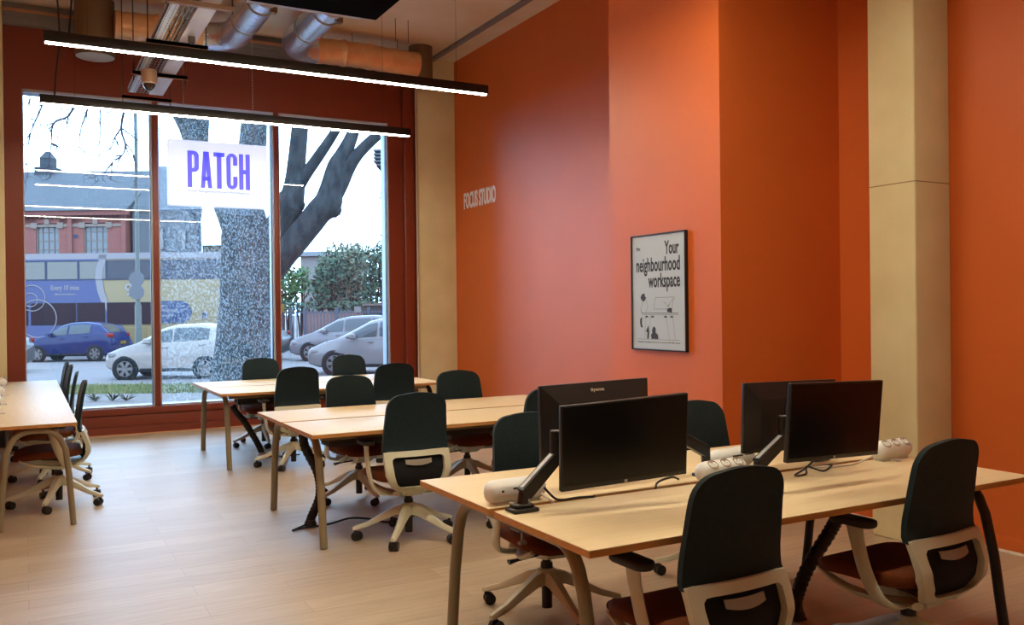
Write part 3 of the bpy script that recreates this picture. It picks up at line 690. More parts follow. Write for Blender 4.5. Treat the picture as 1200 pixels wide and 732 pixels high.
# ================================================================== MONITORS ON ARMS
SCR = mat('dark screen', (9, 8, 9), rough=.28, spec=.4)
BEZ = mat('monitor bezel', (22, 21, 22), rough=.4)
BACKP = mat('monitor back shell', (34, 31, 31), rough=.5)
def monitor(loc, rot, label, back=False):
    """screen faces -y"""
    t = thing('computer_monitor', label, 'monitor', loc, 0, 'black computer monitors')
    t.rotation_mode = 'YXZ'; t.rotation_euler = [R(a) for a in rot]
    w, h = .54, .322
    MB().box(-w/2, w/2, -.008, .014, -h/2, h/2, .003).build('bezel', BEZ, t)
    MB().box(-w/2+.006, w/2-.006, -.0095, -.0075, -h/2+.018, h/2-.006).build('screen', SCR, t, smooth=False)
    f = MB(); A = [(-w/2+.004, .014, -h/2+.004), (w/2-.004, .014, -h/2+.004), (w/2-.004, .014, h/2-.004), (-w/2+.004, .014, h/2-.004)]
    B = [(-w/2+.075, .042, -h/2+.03), (w/2-.075, .042, -h/2+.03), (w/2-.075, .042, h/2-.075), (-w/2+.075, .042, h/2-.075)]
    f.loft([A, B]).box(-.06, .06, .04, .05, -.06, .06, .003)
    sh = f.build('back_shell', BACKP, t, ang=20)
    MB().box(-.006, .006, -.0105, -.008, -h/2+.004, -h/2+.014).build('badge', mat('pale badge', (190, 188, 184), rough=.4), t, smooth=False)
    b = MB()
    for k in range(5): b.box(.16+.018*k, .170+.018*k, -.0088, -.0078, -h/2+.007, -h/2+.010)
    b.build('buttons', mat('button grey', (70, 68, 66), rough=.5), t, smooth=False)
    sl = math.atan2(.028, .071)
    if back:
        mx = Matrix.Translation((-.028+.07, .0215, h/2-.036)) @ Matrix.Rotation(R(0), 4, 'Z') @ face(0, 0, 0, '+y')
        # the logo lies on the sloped upper margin of the shell
        mx = Matrix.Translation((.033, .0300, h/2-.040)) @ Matrix.Rotation(sl, 4, 'X') @ face(0, 0, 0, '+y')
        lettering('brand_mark', 'iiyama', mat('pale logo print', (206, 200, 176), rough=.5), t, .066, .018, mx, .001, bold=.02)
    return t
monitor((1.977, 2.725, .998), (7.0, -2.6, -6.5), 'black monitor facing the camera at the left of the monitor desk, screen dark')
monitor((2.944, 2.583, 1.023), (4.5, 1.3, 0), 'black monitor facing the camera at the right of the monitor desk, before the concrete column')
monitor((2.088, 3.092, 1.031), (0, .9, 180.0), 'black monitor turned away, maker lettering on its back, behind the left screen', True)
monitor((3.121, 3.010, .989), (-2, -.5, 175.4), 'black monitor turned away, its plain back behind the right screen', False)
def arm(base, elbow, top, head, label, h=.10):
    """clamp base, post, slanted gas-spring arm, upright head and the plate behind the screen"""
    t = thing('monitor_arm', label, 'monitor arm', base, 0, 'black monitor arms')
    b = Vector(base); e = Vector(elbow)-b; p = Vector(top)-b; hd = Vector(head)-b
    MB().box(-.055, .055, -.04, .04, .0, .016, .006).box(-.04, .04, -.028, .028, .016, .03, .006).build('clamp_base', BLK, t)
    MB().tube([(0, 0, .02), (e.x, e.y, e.z+.012)], .021, 18).build('post', BLK, t)
    d = (p-e).normalized(); n_ = Vector((0, 0, 1)).cross(d).normalized(); u = d.cross(n_)
    rg = []
    for f_, hh in ((-.02, .020), (0, .026), (1, .022), (1.04, .018)):
        c = e+(p-e)*f_; rg.append([c+n_*.021+u*hh, c-n_*.021+u*hh, c-n_*.021-u*hh, c+n_*.021-u*hh])
    lo = MB().loft(rg).build('spring_arm', BLK, t, ang=30)
    c0, c1 = e+(p-e)*.04+u*.0265, e+(p-e)*.97+u*.023
    MB().loft([[c0+n_*.010, c0-n_*.010, c0-n_*.010+u*.002, c0+n_*.010+u*.002], [c1+n_*.010, c1-n_*.010, c1-n_*.010+u*.002, c1+n_*.010+u*.002]]).build('cover_strip', mat('grey arm cover', (188, 194, 202), rough=.35), lo, smooth=False)
    MB().tube([p+Vector((0, 0, -.025)), p+Vector((0, 0, h))], .022, 18).build('head', BLK, t)
    dv = (hd-p); m_ = MB().tube([p+Vector((0, 0, h*.5)), p+Vector((dv.x*.4, dv.y*.4, h*.5)), hd], [.015, .016, .014], 12); m_.build('link', BLK, t)
    MB().lathe([(.006, 0), (.02, 0), (.02, .004)], 18, Matrix.Translation(p+Vector((0, 0, h)))).build('cap', mat('arm cap grey', (120, 122, 124), rough=.4), t)
    if h > .09:
        MB().box(-.025, .025, -.012, .05, -.075, -.068).box(-.025, .025, .045, .05, -.075, 0).box(-.004, .004, -.004, .004, -.12, -.03).box(-.014, .014, -.01, .01, -.125, -.115).build('desk_clamp', mat('clamp steel', (150, 150, 150), rough=.3, metal=.7), t, smooth=False)
    return t
arm((1.640, 2.925, TOPZ), (1.650, 2.925, .80), (1.795, 2.93, .925), (1.955, 2.765, .998), 'black monitor arm with square clamp base at the near left desk corner')
arm((2.840, 2.925, TOPZ), (2.845, 2.925, .80), (3.005, 2.93, .90), (2.955, 2.625, 1.02), 'black monitor arm behind the right screen, rising beside the closest chair')
arm((2.690, 3.09, TOPZ), (2.685, 3.09, .85), (2.53, 3.09, .93), (2.10, 3.045, 1.02), 'black monitor arm with its base beside the middle power pods', .06)
arm((3.42, 3.12, TOPZ), (3.42, 3.12, .80), (3.28, 3.10, .92), (3.13, 2.965, .99), 'black monitor arm hidden behind the right pair of screens', .06)

# ================================================================== POWER PODS, CABLES, SLEEVES
PODW = mat('glossy white plastic', (238, 246, 246), rough=.28)
SLOT = mat('pod slot dark', (60, 56, 52), rough=.5)
def make_pod(usb):
    t = thing('power_pod', '', 'power socket', (0, 0, 0), 0, 'white desk power pods')
    L, r = .135, .046
    prof = [(r*.35, -L), (r*.75, -L+.010), (r*.94, -L+.024), (r, -L+.045), (r, L-.045), (r*.94, L-.024), (r*.75, L-.010), (r*.35, L)]
    mx = Matrix.Translation((0, 0, .05)) @ Matrix.Rotation(pi/2, 4, 'Y')
    MB().lathe(prof, 28, mx).build('shell', PODW, t)
    if usb:
        MB().box(-.035, .03, -.0468, -.030, .060, .067).box(.045, .10, -.0455, -.030, .062, .066).build('port_slot', SLOT, t, smooth=False)
        MB().box(-.088, -.078, -.0475, -.030, .053, .061).build('logo_mark', SLOT, t, smooth=False)
    else:
        for x in (-.075, 0, .075):
            m2 = Matrix.Translation((x, 0, .05)) @ Matrix.Rotation(R(38), 4, 'X') @ Matrix.Translation((0, 0, r-.004))
            s = MB().lathe([(.004, .0005), (.021, .0), (.023, .005), (.025, .005), (.026, .002)], 20, m2).build('socket', mat('socket grey', (168, 160, 148), rough=.5), t)
            MB().box(-.009, -.005, -.002, .002, .0015, .004).box(.005, .009, -.002, .002, .0015, .004).box(-.002, .002, .006, .013, .0015, .004).xf(m2).build('pin_hole', SLOT, s, smooth=False)
    MB().box(-.05, -.03, -.075, -.03, -.004, .01, .003).box(-.05, -.03, -.078, -.064, -.035, .012, .003).build('clamp', mat('white clamp', (206, 200, 190), rough=.4), t)
    MB().box(-.10, .10, -.03, .03, .0, .010, .003).build('foot', PODW, t)
    return t
podA, podB = make_pod(True), make_pod(False); usedp = set()
def pod(x, y, deg, label, usb=False, z=TOPZ):
    src = podA if usb else podB
    o = copy_tree(src) if src in usedp else src; usedp.add(src)
    o.location = (x, y, z); o.rotation_euler = (0, 0, R(deg)); o['label'] = label
pod(1.700, 3.085, 2, 'white power pod at the left end of the monitor desk, behind the monitor arm base', True)
pod(2.93, 3.190, 4, 'white power pod with port slots, rear one of the pair at mid desk', True)
pod(2.665, 2.965, 3, 'white power pod with round sockets, front one of the pair, behind the closest chair back')
pod(3.76, 2.955, 4, 'white three-socket power pod at the right end of the monitor desk by the column')
pod(2.62, 6.19, 2, 'white power pod on the middle bench, peeking out beside a chair back')
pod(2.56, 9.44, 0, 'cream power pod on the window-row desk between two chair backs')
pod(3.74, 9.46, 0, 'cream power pod at the right end of the window-row desk')
for y, w_ in ((7.95, 'first of four in line'), (8.75, 'second of four in line'), (9.75, 'third of four in line'), (10.95, 'last of four in line')):
    pod(-.222, y, 90, 'white power pod on the left-hand bench, %s from the camera' % w_)
def cable(name, pts, r, m, label, cat='cable'):
    return tag(MB().tube(pts, r, 8, smooth=6).build(name, m), label, cat)
WHC = mat('white flex', (226, 220, 208), rough=.45)
zt = TOPZ+.006
cable('power_cable', [(1.80, 3.03, .79), (1.83, 3.0, .75), (1.86, 2.985, .742), (1.93, 2.99, .742), (1.99, 2.97, .742), (2.02, 3.0, .73), (2.03, 3.005, .64)], .005, WIRE, 'black cable drooping from the left power pod into the desk gap')
cable('power_cable', [(1.79, 3.035, .765), (1.81, 3.0, .745), (1.825, 2.995, .72), (1.83, 3.0, .62)], .006, WHC, 'short white cable from the left power pod down the desk gap')
cable('power_cable', [(3.62, 2.95, .765), (3.50, 2.94, zt), (3.38, 2.93, zt), (3.24, 2.96, zt), (3.18, 3.0, .72), (3.17, 3.005, .62)], .005, WHC, 'white cable trailing left from the right end power pod')
cable('signal_cable', [(2.98, 2.66, .90), (2.97, 2.76, .80), (3.0, 2.86, zt+.004), (3.08, 2.87, zt), (3.14, 2.92, zt+.02), (3.20, 2.88, zt), (3.28, 2.9, zt+.015), (3.34, 2.98, .73), (3.35, 3.005, .62)], .0045, WIRE, 'tangled black cables under the right front screen')
cable('signal_cable', [(2.52, 3.08, zt), (2.46, 3.05, zt+.02), (2.38, 3.04, zt+.01), (2.34, 3.01, .73), (2.33, 3.005, .62)], .005, WIRE, 'black cable looping into the desk gap left of the middle pods')
RIB = mat('black ribbed sleeve', (15, 14, 17), rough=.45)
def sleeve(pts, label, plate=True, r=.034):
    t = thing('cable_sleeve', label, 'cable sleeve', (0, 0, 0), 0, 'black desk cable sleeves')
    P = [Vector(p) for p in pts]; q = []
    for i in range(len(P)-1):
        p0, p1, p2, p3 = P[max(i-1, 0)], P[i], P[i+1], P[min(i+2, len(P)-1)]
        for k in range(24):
            f = k/24; q.append(.5*((2*p1)+(p2-p0)*f+(2*p0-5*p1+4*p2-p3)*f*f+(3*p1-p0-3*p2+p3)*f**3))
    q.append(P[-1])
    MB().tube(q, [r*(1 if (k//2) % 2 else .9) for k in range(len(q))], 16, flat=.7).build('ribbed_tube', RIB, t, ang=80)
    e = P[-1]; s5 = .05 if plate else .036
    MB().box(e.x-s5, e.x+s5, e.y-s5, e.y+s5, .0, .012, .004).lathe([(.045, .012), (.04, .03), (.034, .045)], 20, Matrix.Translation((e.x, e.y, 0))).build('floor_plate', mat('pale base plate', (196, 198, 204), rough=.4) if plate else BLKP, t)
    return t
sleeve([(1.86, 9.38, .545), (1.89, 9.38, .48), (1.98, 9.36, .36), (2.10, 9.34, .14), (2.14, 9.33, .04)], 'black ribbed cable sleeve slanting to the floor under the window-row desk')
sleeve([(1.70, 6.16, .70), (1.71, 6.16, .56), (1.80, 6.16, .36), (1.81, 6.15, .20), (1.74, 6.12, .06), (1.73, 6.11, .03)], 'black ribbed cable sleeve behind the near leg of the middle bench desk', False)
sleeve([(3.46, 3.02, .545), (3.46, 3.025, .48), (3.42, 3.04, .40), (3.29, 3.06, .24), (3.22, 3.07, .10), (3.22, 3.07, .03)], 'thick black cable sleeve bending to the floor beside the right end chair', False, .042)
sleeve([(2.70, 3.06, .545), (2.70, 3.06, .46), (2.66, 3.08, .30), (2.62, 3.10, .12), (2.62, 3.10, .03)], 'black cable sleeve under the monitor desk left of the closest chair back', False, .042)
cable('floor_cable', [(1.70, 6.10, .02), (1.58, 6.02, .010), (1.66, 6.05, .010), (1.85, 6.06, .012), (2.02, 6.12, .02), (2.14, 6.06, .012), (2.22, 5.9, .012), (2.4, 5.95, .012), (2.6, 6.1, .012)], .007, WIRE, 'black cables straggling over the floor below the middle bench desk')
cable('floor_cable', [(2.16, 9.30, .012), (2.24, 9.2, .010), (2.36, 9.16, .010), (2.5, 9.2, .010)], .007, WIRE, 'thin black cable on the floor below the window-row desk')
# ================================================================== THE STREET OUTSIDE
ALB = (.215, .163, .137); SPK = .25
ASPH = mat('asphalt', (184, 188, 198), rough=.85, var=.08, vscale=3, bump=.3, bscale=50)
PAVE = mat('concrete pavement', (176, 178, 180), rough=.85, var=.06, vscale=2)
def slab(name, u0, u1, v0, v1, z0, z1, m):
    o = MB().box(u0, u1, v0, v1, z0, z1).build(name, m, smooth=False); o.rotation_euler = (0, 0, -YAW); return o
struct(slab('road', -60, 40, 21.6, 41, GR-.3, GR, ASPH))
struct(slab('pavement', -60, 40, 4.0, 19.2, GR-.3, GR+.02, PAVE))
struct(slab('kerb', -60, 40, 21.3, 21.6, GR-.3, GR+.05, mat('kerb stone', (160, 162, 164), rough=.8)))
struct(slab('verge_ground', -60, 40, 19.2, 21.3, GR-.3, GR+.01, mat('bare soil', (150, 170, 110), rough=.95, var=.2)))
struct(slab('far_pavement', -200, 150, 41, 420, GR-.3, GR+.12, PAVE))
struct(slab('road_marking', -60, 40, 28.6, 28.75, GR, GR+.006, mat('road paint', (226, 228, 230), rough=.7)))
random.seed(5); g = MB()
for k in range(16000):
    u_ = random.uniform(-14.5, -1.5); v_ = random.uniform(19.15, 21.35); h = random.uniform(.03, .13)*(1.6 if random.random() < .06 else 1); a = random.uniform(0, pi); w_ = random.uniform(.008, .02)
    lx, ly = random.uniform(-.06, .06), random.uniform(-.06, .06)
    g.add([(u_-w_*cos(a), v_-w_*sin(a), GR), (u_+w_*cos(a), v_+w_*sin(a), GR), (u_+lx, v_+ly, GR+h)], [(0, 1, 2)])
o = g.build('grass', mat('verge grass', (186, 216, 140), rough=.8, alt=(212, 236, 166), vscale=1.5), smooth=False, fix=False); o.rotation_euler = (0, 0, -YAW)
tag(o, 'strip of rough green grass along the kerb beyond the window', 'grass', kind='stuff')
for px, py in ((112, 470), (148, 471), (132, 470)):
    u_, _z = uv(px, py, 17.6); p = MB(); random.seed(px)
    for k in range(26):
        a = random.uniform(0, 2*pi); L = random.uniform(.10, .26); e = random.uniform(.3, 1.2)
        p.add([(0, 0, 0), (L*.5*cos(a)-.015*sin(a), L*.5*sin(a)+.015*cos(a), L*.5*e), (L*cos(a), L*sin(a), L*e*.8), (L*.5*cos(a)+.015*sin(a), L*.5*sin(a)-.015*cos(a), L*.5*e)], [(0, 1, 2, 3)])
    w = p.build('weed', mat('weed leaf', (92, 112, 84), rough=.7), smooth=False, fix=False); w.location = out(u_, 17.6, GR+.02)
    tag(w, 'small leafy weed tuft in the pavement just outside the left pane', 'weed', 'pavement weeds')

def place(t, u, v, z=GR): t.location = out(u, v, z); t.rotation_euler = (0, 0, -YAW)
# ------------------------------------------------------------------ double-decker bus
BV = 37.0
bu0 = uv(-30, 340, BV)[0]; bu1 = uv(270, 340, BV)[0]
def bx(px): return uv(px, 340, BV)[0]-bu0
def bz(py): return uv(150, py, BV)[1]-GR
t = thing('double_decker_bus', 'blue and sandy yellow double-decker bus passing behind the parked cars', 'bus'); place(t, bu0, BV)
BL = bu1-bu0; ztop = bz(297)
BBL = mat('bus periwinkle blue', (112, 130, 206), rough=.3, coat=.3); BYL = mat('bus sandy yellow', (222, 208, 160), rough=.3, coat=.3)
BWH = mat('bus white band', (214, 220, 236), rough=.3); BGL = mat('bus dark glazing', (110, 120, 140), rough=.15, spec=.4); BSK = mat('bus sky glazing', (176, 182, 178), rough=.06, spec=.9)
MB().box(0, BL, .02, 2.5, .32, ztop, .12).build('body', BYL, t)
def panel(name, poly, m, y=0.0, th=.03, parent=t): return MB().prism([(bx(p), bz(q)) for p, q in poly], y, y+th).build(name, m, parent, smooth=False)
curve = [(117, 298), (113, 312), (112, 326), (114, 340), (118, 352), (126, 366), (140, 379), (150, 392), (158, 408)]
panel('blue_livery', [(-28, 298)]+curve+[(158, 421), (-28, 421)], BBL, -.005)
panel('white_swoosh', [(126, 298), (121, 312), (120, 326), (122, 340), (126, 352)]+[(138, 366), (150, 379), (140, 379), (126, 366), (118, 352), (114, 340), (112, 326), (113, 312), (117, 298)], BWH, -.012)
panel('roof_band', [(-28, 296), (266, 296), (266, 303), (-28, 303)], BWH, -.012)
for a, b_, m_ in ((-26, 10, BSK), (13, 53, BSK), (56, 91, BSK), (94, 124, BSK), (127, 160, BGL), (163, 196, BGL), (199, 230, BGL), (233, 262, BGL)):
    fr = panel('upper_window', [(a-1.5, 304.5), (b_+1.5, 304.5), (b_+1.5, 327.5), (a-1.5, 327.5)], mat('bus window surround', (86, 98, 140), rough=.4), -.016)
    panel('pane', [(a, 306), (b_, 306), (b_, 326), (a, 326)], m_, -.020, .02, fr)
panel('white_swoosh', [(117, 304), (125, 304), (121, 316), (120, 327), (112, 327), (113, 314)], BWH, -.03, .02)
for a, b_ in ((-26, 32), (37, 52), (54, 88), (91, 122), (126, 157), (161, 182)):
    fr = panel('lower_window', [(a-1, 354), (b_+1, 354), (b_+1, 380), (a-1, 380)], mat('bus window rubber', (40, 44, 60), rough=.5), -.014)
    panel('pane', [(a, 355), (b_, 355), (b_, 379), (a, 379)], mat('bus lower glazing', (70, 50, 70), rough=.2, spec=.15), -.018, .02, fr)
panel('pill_panel', [(178, 353), (214, 353), (221, 357), (225, 366), (221, 375), (214, 379), (178, 379)], mat('bus pill blue', (80, 108, 170), rough=.3), -.014)
panel('icon_plate', [(236, 366.5), (243, 366.5), (243, 374), (236, 374)], BWH, -.012)
panel('icon', [(237, 367.5), (240, 367.5), (242, 370), (240, 373), (237, 373)], mat('icon navy', (48, 60, 110), rough=.4), -.016)
def btxt(s_, x0, x1, y0, y1, m_): lettering('lettering', s_, m_, t, bx(x1)-bx(x0), bz(y0)-bz(y1), face(bx(x0), -.016, bz(y1), '-y'), .004, bold=.012)
BTX = mat('bus white lettering', (236, 240, 250), rough=.4)
btxt('Every 10 mins', 60, 93, 333, 341, BTX); btxt('(Mon-Sat daytime)', 64, 88.5, 342.5, 345.5, BTX)
btxt('Low', 186.5, 194, 356.5, 360, BTX); btxt('Emission', 186.5, 208, 362, 365.7, BTX); btxt('Luxury', 186.5, 203, 368, 372.5, BTX)
btxt('9', 146.5, 155.5, 332, 347, BTX); btxt('oo', 253, 261, 337, 343, BTX)
c = MB()
for cx, cy, rr in ((38, 348, 15), (36, 350, 8), (44, 372, 22)):
    pts = [(bx(cx)+rr*BV/CAM_F*cos(2*pi*k/40), -.02, bz(cy)+rr*BV/CAM_F*sin(2*pi*k/40)) for k in range(41)]
    c.tube(pts, .022, 6, caps=False)
c.build('ring_motif', BWH, t)
for px in (60, 235):
    m_ = Matrix.Translation((bx(px), .02, .5)) @ Matrix.Rotation(pi/2, 4, 'X')
    w = MB().lathe([(.3, -.16), (.47, -.15), (.5, -.1), (.5, .03), (.46, .06), (.30, .065)], 28, m_).build('wheel', mat('tyre rubber', (32, 33, 36), rough=.8), t)
    MB().lathe([(.05, .09), (.16, .085), (.28, .07), (.29, .05)], 20, m_).build('hub', mat('bus hub', (150, 152, 156), rough=.4), w)

# ------------------------------------------------------------------ cars
TYRE = MATS['tyre rubber']; RIM = mat('alloy rim', (186, 190, 198), rough=.3, metal=.4); CGL = mat('car glazing', (112, 128, 140), rough=.05, spec=.9)
CARDK = mat('car dark trim', (34, 36, 42), rough=.5)
def interp(K, x):
    if x <= K[0][0]: return K[0][1]
    for (a, b), (c_, d) in zip(K, K[1:]):
        if x <= c_: return b+(d-b)*(x-a)/(c_-a)
    return K[-1][1]
def car(name, label, cat, paint, L, W, top, belt, wheels, wr, wins, u, v, ang=0, plate=None, spokes=6, sx=1):
    """nose towards -x; near side is -y. top/belt are side profiles"""
    t = thing(name, label, cat); t.location = out(u, v); t.rotation_euler = (0, 0, -YAW+R(ang)); t.scale = (sx, 1, 1)
    def hw(x):
        f = min(1, x/(L*.22)); r_ = min(1, (L-x)/(L*.16)); return W/2*(.74+.26*sqrt(1-(1-f)**2))*(.86+.14*sqrt(1-(1-r_)**2))
    def hwt(x):
        zt, zb = interp(top, x), interp(belt, x); return hw(x)*(.96-.22*min(1, max(0, (zt-zb)/.45)))
    def low(x): return .20+.10*max(0, 1-x/.35)+.12*max(0, 1-(L-x)/.3)
    xs = [0, .04, .1, .18, .3]+[.3+(L-.6)*k/26 for k in range(1, 27)]+[L-.18, L-.1, L-.04, L]
    rg = []
    for x in xs:
        zt, zb, h, ht, zl = interp(top, x), min(interp(belt, x), interp(top, x)-.03), hw(x), hwt(x), low(x)
        half = [(h*.80, zl), (h*.95, zl+.06), (h*.985, zl+.2), (h, (zl+zb)/2+.06), (h*.99, zb-.05), (h*.965, zb), (ht+(h*.965-ht)*.4, zb+(zt-zb)*.55), (ht, zt-.06*min(1, (zt-zb)/.2)), (ht*.88, zt-.018), (ht*.5, zt)]
        rg.append([(x, -a, b) for a, b in half]+[(x, a, b) for a, b in reversed(half)])
    MB().loft(rg).build('body', paint, t, ang=42)
    def side_y(x, z):
        zt, zb = interp(top, x), interp(belt, x); f = max(0, min(1, (z-zb)/max(.01, zt-.06-zb))); a, b = hw(x)*.965, hwt(x)
        return (a+(a*.6+b*.4-a)*f/.55*1 if f < .55 else 0) or (a*.6+b*.4 if f == .55 else (a*.6+b*.4)+(b-(a*.6+b*.4))*(f-.55)/.45)
    for sx in (-1, 1):
        for x0, x1 in wins:
            rows = []
            for k in range(5):
                row = []
                for j in range(11):
                    x = x0+(x1-x0)*j/10; za = interp(belt, x)+.03; zb_ = max(za+.01, interp(top, x)-.10); z = za+(zb_-za)*k/4
                    row.append((x, sx*(side_y(x, z)+.012), z))
                rows.append(row)
            MB().grid(rows, (0, -sx*.015, 0)).build('side_window', CGL, t)
    # windscreen and rear glass follow the roof profile
    def cross(xa, xb, nm):
        rows = []
        for k in range(7):
            x = xa+(xb-xa)*k/6; zt = interp(top, x); rows.append([(x, hwt(x)*.84*s_/4, zt+.012-.012*abs(s_/4)) for s_ in range(-4, 5)])
        MB().grid(rows, (0, 0, -.012)).build(nm, CGL, t)
    k_ = [p for p in top]; cross(k_[3][0]+.06, k_[4][0]-.08, 'windscreen'); cross(k_[-3][0]+.05, k_[-2][0]-.06, 'rear_glass')
    for x in wheels:
        for sx in (-1, 1):
            y = sx*(W/2-.115)
            m_ = Matrix.Translation((x, y, wr)) @ Matrix.Rotation(-sx*pi/2, 4, 'X') @ Matrix.Rotation(0, 4, 'Z')
            m_ = Matrix.Translation((x, y, wr)) @ Matrix.Rotation(pi/2 if sx < 0 else -pi/2, 4, 'X')
            MB().lathe([(wr+.055, .06), (wr+.055, .104), (wr+.04, .112), (wr-.02, .112), (wr-.02, .06)], 30, m_).build('wheel_arch', CARDK, t)
            w = MB().lathe([(wr*.6, -.10), (wr*.94, -.10), (wr, -.06), (wr, .09), (wr*.95, .118), (wr*.74, .122), (wr*.7, .11)], 30, m_).build('wheel', TYRE, t)
            r_ = MB().lathe([(wr*.70, .105), (wr*.72, .126), (wr*.66, .126), (wr*.64, .10)], 30, m_)
            r_.lathe([(.02, .126), (wr*.2, .128), (wr*.22, .10)], 16, m_)
            for k in range(spokes):
                a = 2*pi*k/spokes; d = Vector((cos(a), sin(a), 0)); n_ = Vector((-sin(a), cos(a), 0))*wr*.11
                A = [d*wr*.15-n_, d*wr*.15+n_, d*wr*.68+n_*1.5, d*wr*.68-n_*1.5]
                r_.loft([[m_ @ (p+Vector((0, 0, .10))) for p in A], [m_ @ (p+Vector((0, 0, .127))) for p in A]])
            r_.build('rim', RIM, w, ang=30)
    for sx in (-1, 1):
        MB().box(interp([(0, wins[0][0]+.12), (1, 0)], 0), wins[0][0]+.30, min(sx*(W/2-.01), sx*(W/2+.15)), max(sx*(W/2-.01), sx*(W/2+.15)), interp(belt, wins[0][0])+.02, interp(belt, wins[0][0])+.16, .03).build('door_mirror', paint, t)
        MB().box(L-.42, L-.05, min(sx*(hw(L-.2)-.06), sx*(hw(L-.2)+.006)), max(sx*(hw(L-.2)-.06), sx*(hw(L-.2)+.006)), interp(belt, L-.2)-.14, interp(belt, L-.2)+.02, .03).build('tail_light', mat('red lamp', (206, 48, 46), rough=.2), t)
        MB().box(.12, .5, min(sx*(hw(.3)-.10), sx*(hw(.3)+.004)), max(sx*(hw(.3)-.10), sx*(hw(.3)+.004)), .60, .72, .03).build('headlight', mat('lamp glass', (214, 222, 232), rough=.1), t)
        for x in ((wins[0][1]-.16), (wins[1][1]-.16)):
            MB().box(x-.08, x+.08, min(sx*(hw(x)-.01), sx*(hw(x)+.025)), max(sx*(hw(x)-.01), sx*(hw(x)+.025)), interp(belt, x)-.12, interp(belt, x)-.085, .01).build('door_handle', paint, t)
        MB().box(wheels[0]+wr+.1, wheels[1]-wr-.1, min(sx*(W/2-.03), sx*(W/2+.008)), max(sx*(W/2-.03), sx*(W/2+.008)), .24, .30, .01).build('sill_trim', CARDK, t)
    if plate:
        MB().box(L-.01, L+.012, -.26, .26, .62, .73).build('number_plate', mat('yellow plate', (226, 190, 40), rough=.5), t, smooth=False)
    return t
hatch_top = [(0, .60), (.10, .72), (.45, .86), (.85, .95), (1.55, 1.37), (1.9, 1.45), (2.5, 1.47), (3.05, 1.40), (3.55, 1.02), (3.72, .80)]
hatch_belt = [(0, .62), (.8, .92), (1.5, .95), (3.1, 1.04), (3.72, 1.0)]
BLUEP = mat('blue car paint', (40, 62, 150), rough=.25, coat=.5); WHITEP = mat('white car paint', (250, 252, 255), rough=.25, coat=.5)
SILV = mat('silver car paint', (182, 190, 208), rough=.25, coat=.5, metal=.25); SILD = mat('pale silver car paint', (212, 218, 232), rough=.25, coat=.5, metal=.2)
u_ = uv(31, 400, 33)[0]
hw_ = ((.98, 1.78), (1.84, 2.55), (2.6, 2.95))
car('hatchback_car', 'blue hatchback parked in front of the bus, seen through the left pane', 'car', BLUEP, 3.72, 1.66, hatch_top, hatch_belt, (.62, 2.92), .29, ((.98, 1.80), (1.88, 2.72)), u_, 33.4, 3, True, 6, .90)
u_ = uv(120, 420, 23.4)[0]
car('hatchback_car', 'white hatchback parked beyond the grass, partly hidden by the tree trunk', 'car', WHITEP, 3.75, 1.66, hatch_top, hatch_belt, (.60, 2.72), .29, ((1.02, 1.82), (1.88, 2.80)), u_, 24.2, 0)
mpv_top = [(0, .62), (.10, .76), (.50, .92), (.85, 1.00), (1.75, 1.48), (2.2, 1.57), (3.0, 1.60), (3.7, 1.53), (4.15, 1.15), (4.32, .85)]
mpv_belt = [(0, .64), (.8, .95), (1.6, 1.0), (3.6, 1.10), (4.32, 1.05)]
u_ = uv(361, 410, 24.4)[0]
car('estate_car', 'pale silver car in front of the other silver one, in the right pane', 'car', SILD, 4.32, 1.76, mpv_top, mpv_belt, (.82, 3.42), .32, ((1.12, 1.98), (2.06, 2.95), (3.02, 3.6)), u_, 25.2, -4)
u_ = uv(338, 400, 31)[0]
car('estate_car', 'darker silver car parked behind, its bonnet showing left of the paler one', 'car', SILV, 4.32, 1.76, mpv_top, mpv_belt, (.82, 3.42), .32, ((1.12, 1.98), (2.06, 2.95), (3.02, 3.6)), u_, 32, -5)
car('hatchback_car', 'dark teal car whose tail end shows low behind the silver cars', 'car', mat('dark teal car paint', (52, 74, 84), rough=.3, coat=.4), 3.72, 1.66, hatch_top, hatch_belt, (.62, 2.92), .29, ((.98, 1.80), (1.88, 2.72)), uv(335, 400, 32.5)[0]-3.72, 32.6, 0)
car('hatchback_car', 'grey car at the far left edge of the window, only its tail in view', 'car', mat('grey car paint', (128, 136, 150), rough=.3, coat=.4), 3.72, 1.66, hatch_top, hatch_belt, (.62, 2.92), .29, ((.98, 1.80), (1.88, 2.72)), uv(4, 400, 26)[0]-3.72, 27, 0)

# ------------------------------------------------------------------ plane tree
BARK = mat('plane tree bark', (108, 124, 132), rough=.9, alt=(54, 68, 80), vscale=7, stretch=(1, 1, .45), bump=.8, bscale=22, dist=.03)
TV = 19.8
def tp(px, py, v=TV, dv=0): a, z = uv(px, py, v+dv); return out(a, v+dv, z)
def tr(r_px, v=TV): return r_px*v/CAM_F
def limb(mb, pts, n=14, sm=5, v=TV): mb.tube([tp(p[0], p[1], v, p[3] if len(p) > 3 else 0) for p in pts], [tr(p[2]) for p in pts], n, smooth=sm)
m = MB()
limb(m, [(284, 462, 42), (285, 445, 37), (287, 400, 33), (290, 350, 31.5), (291, 310, 31), (289, 275, 29), (287, 255, 25), (288, 240, 20)], 22)
limb(m, [(280, 285, 15), (266, 240, 16), (248, 205, 15), (232, 175, 14), (222, 150, 12), (210, 128, 11), (190, 95, 9), (160, 60, 7), (120, 45, 5), (70, 40, 3)])
limb(m, [(236, 185, 6), (236, 165, 8), (237, 145, 8), (242, 110, 7)])
limb(m, [(288, 270, 17), (291, 215, 16), (296, 170, 16), (298, 140, 15), (299, 100, 13)])
limb(m, [(300, 160, 7), (308, 142, 7), (318, 120, 6)])
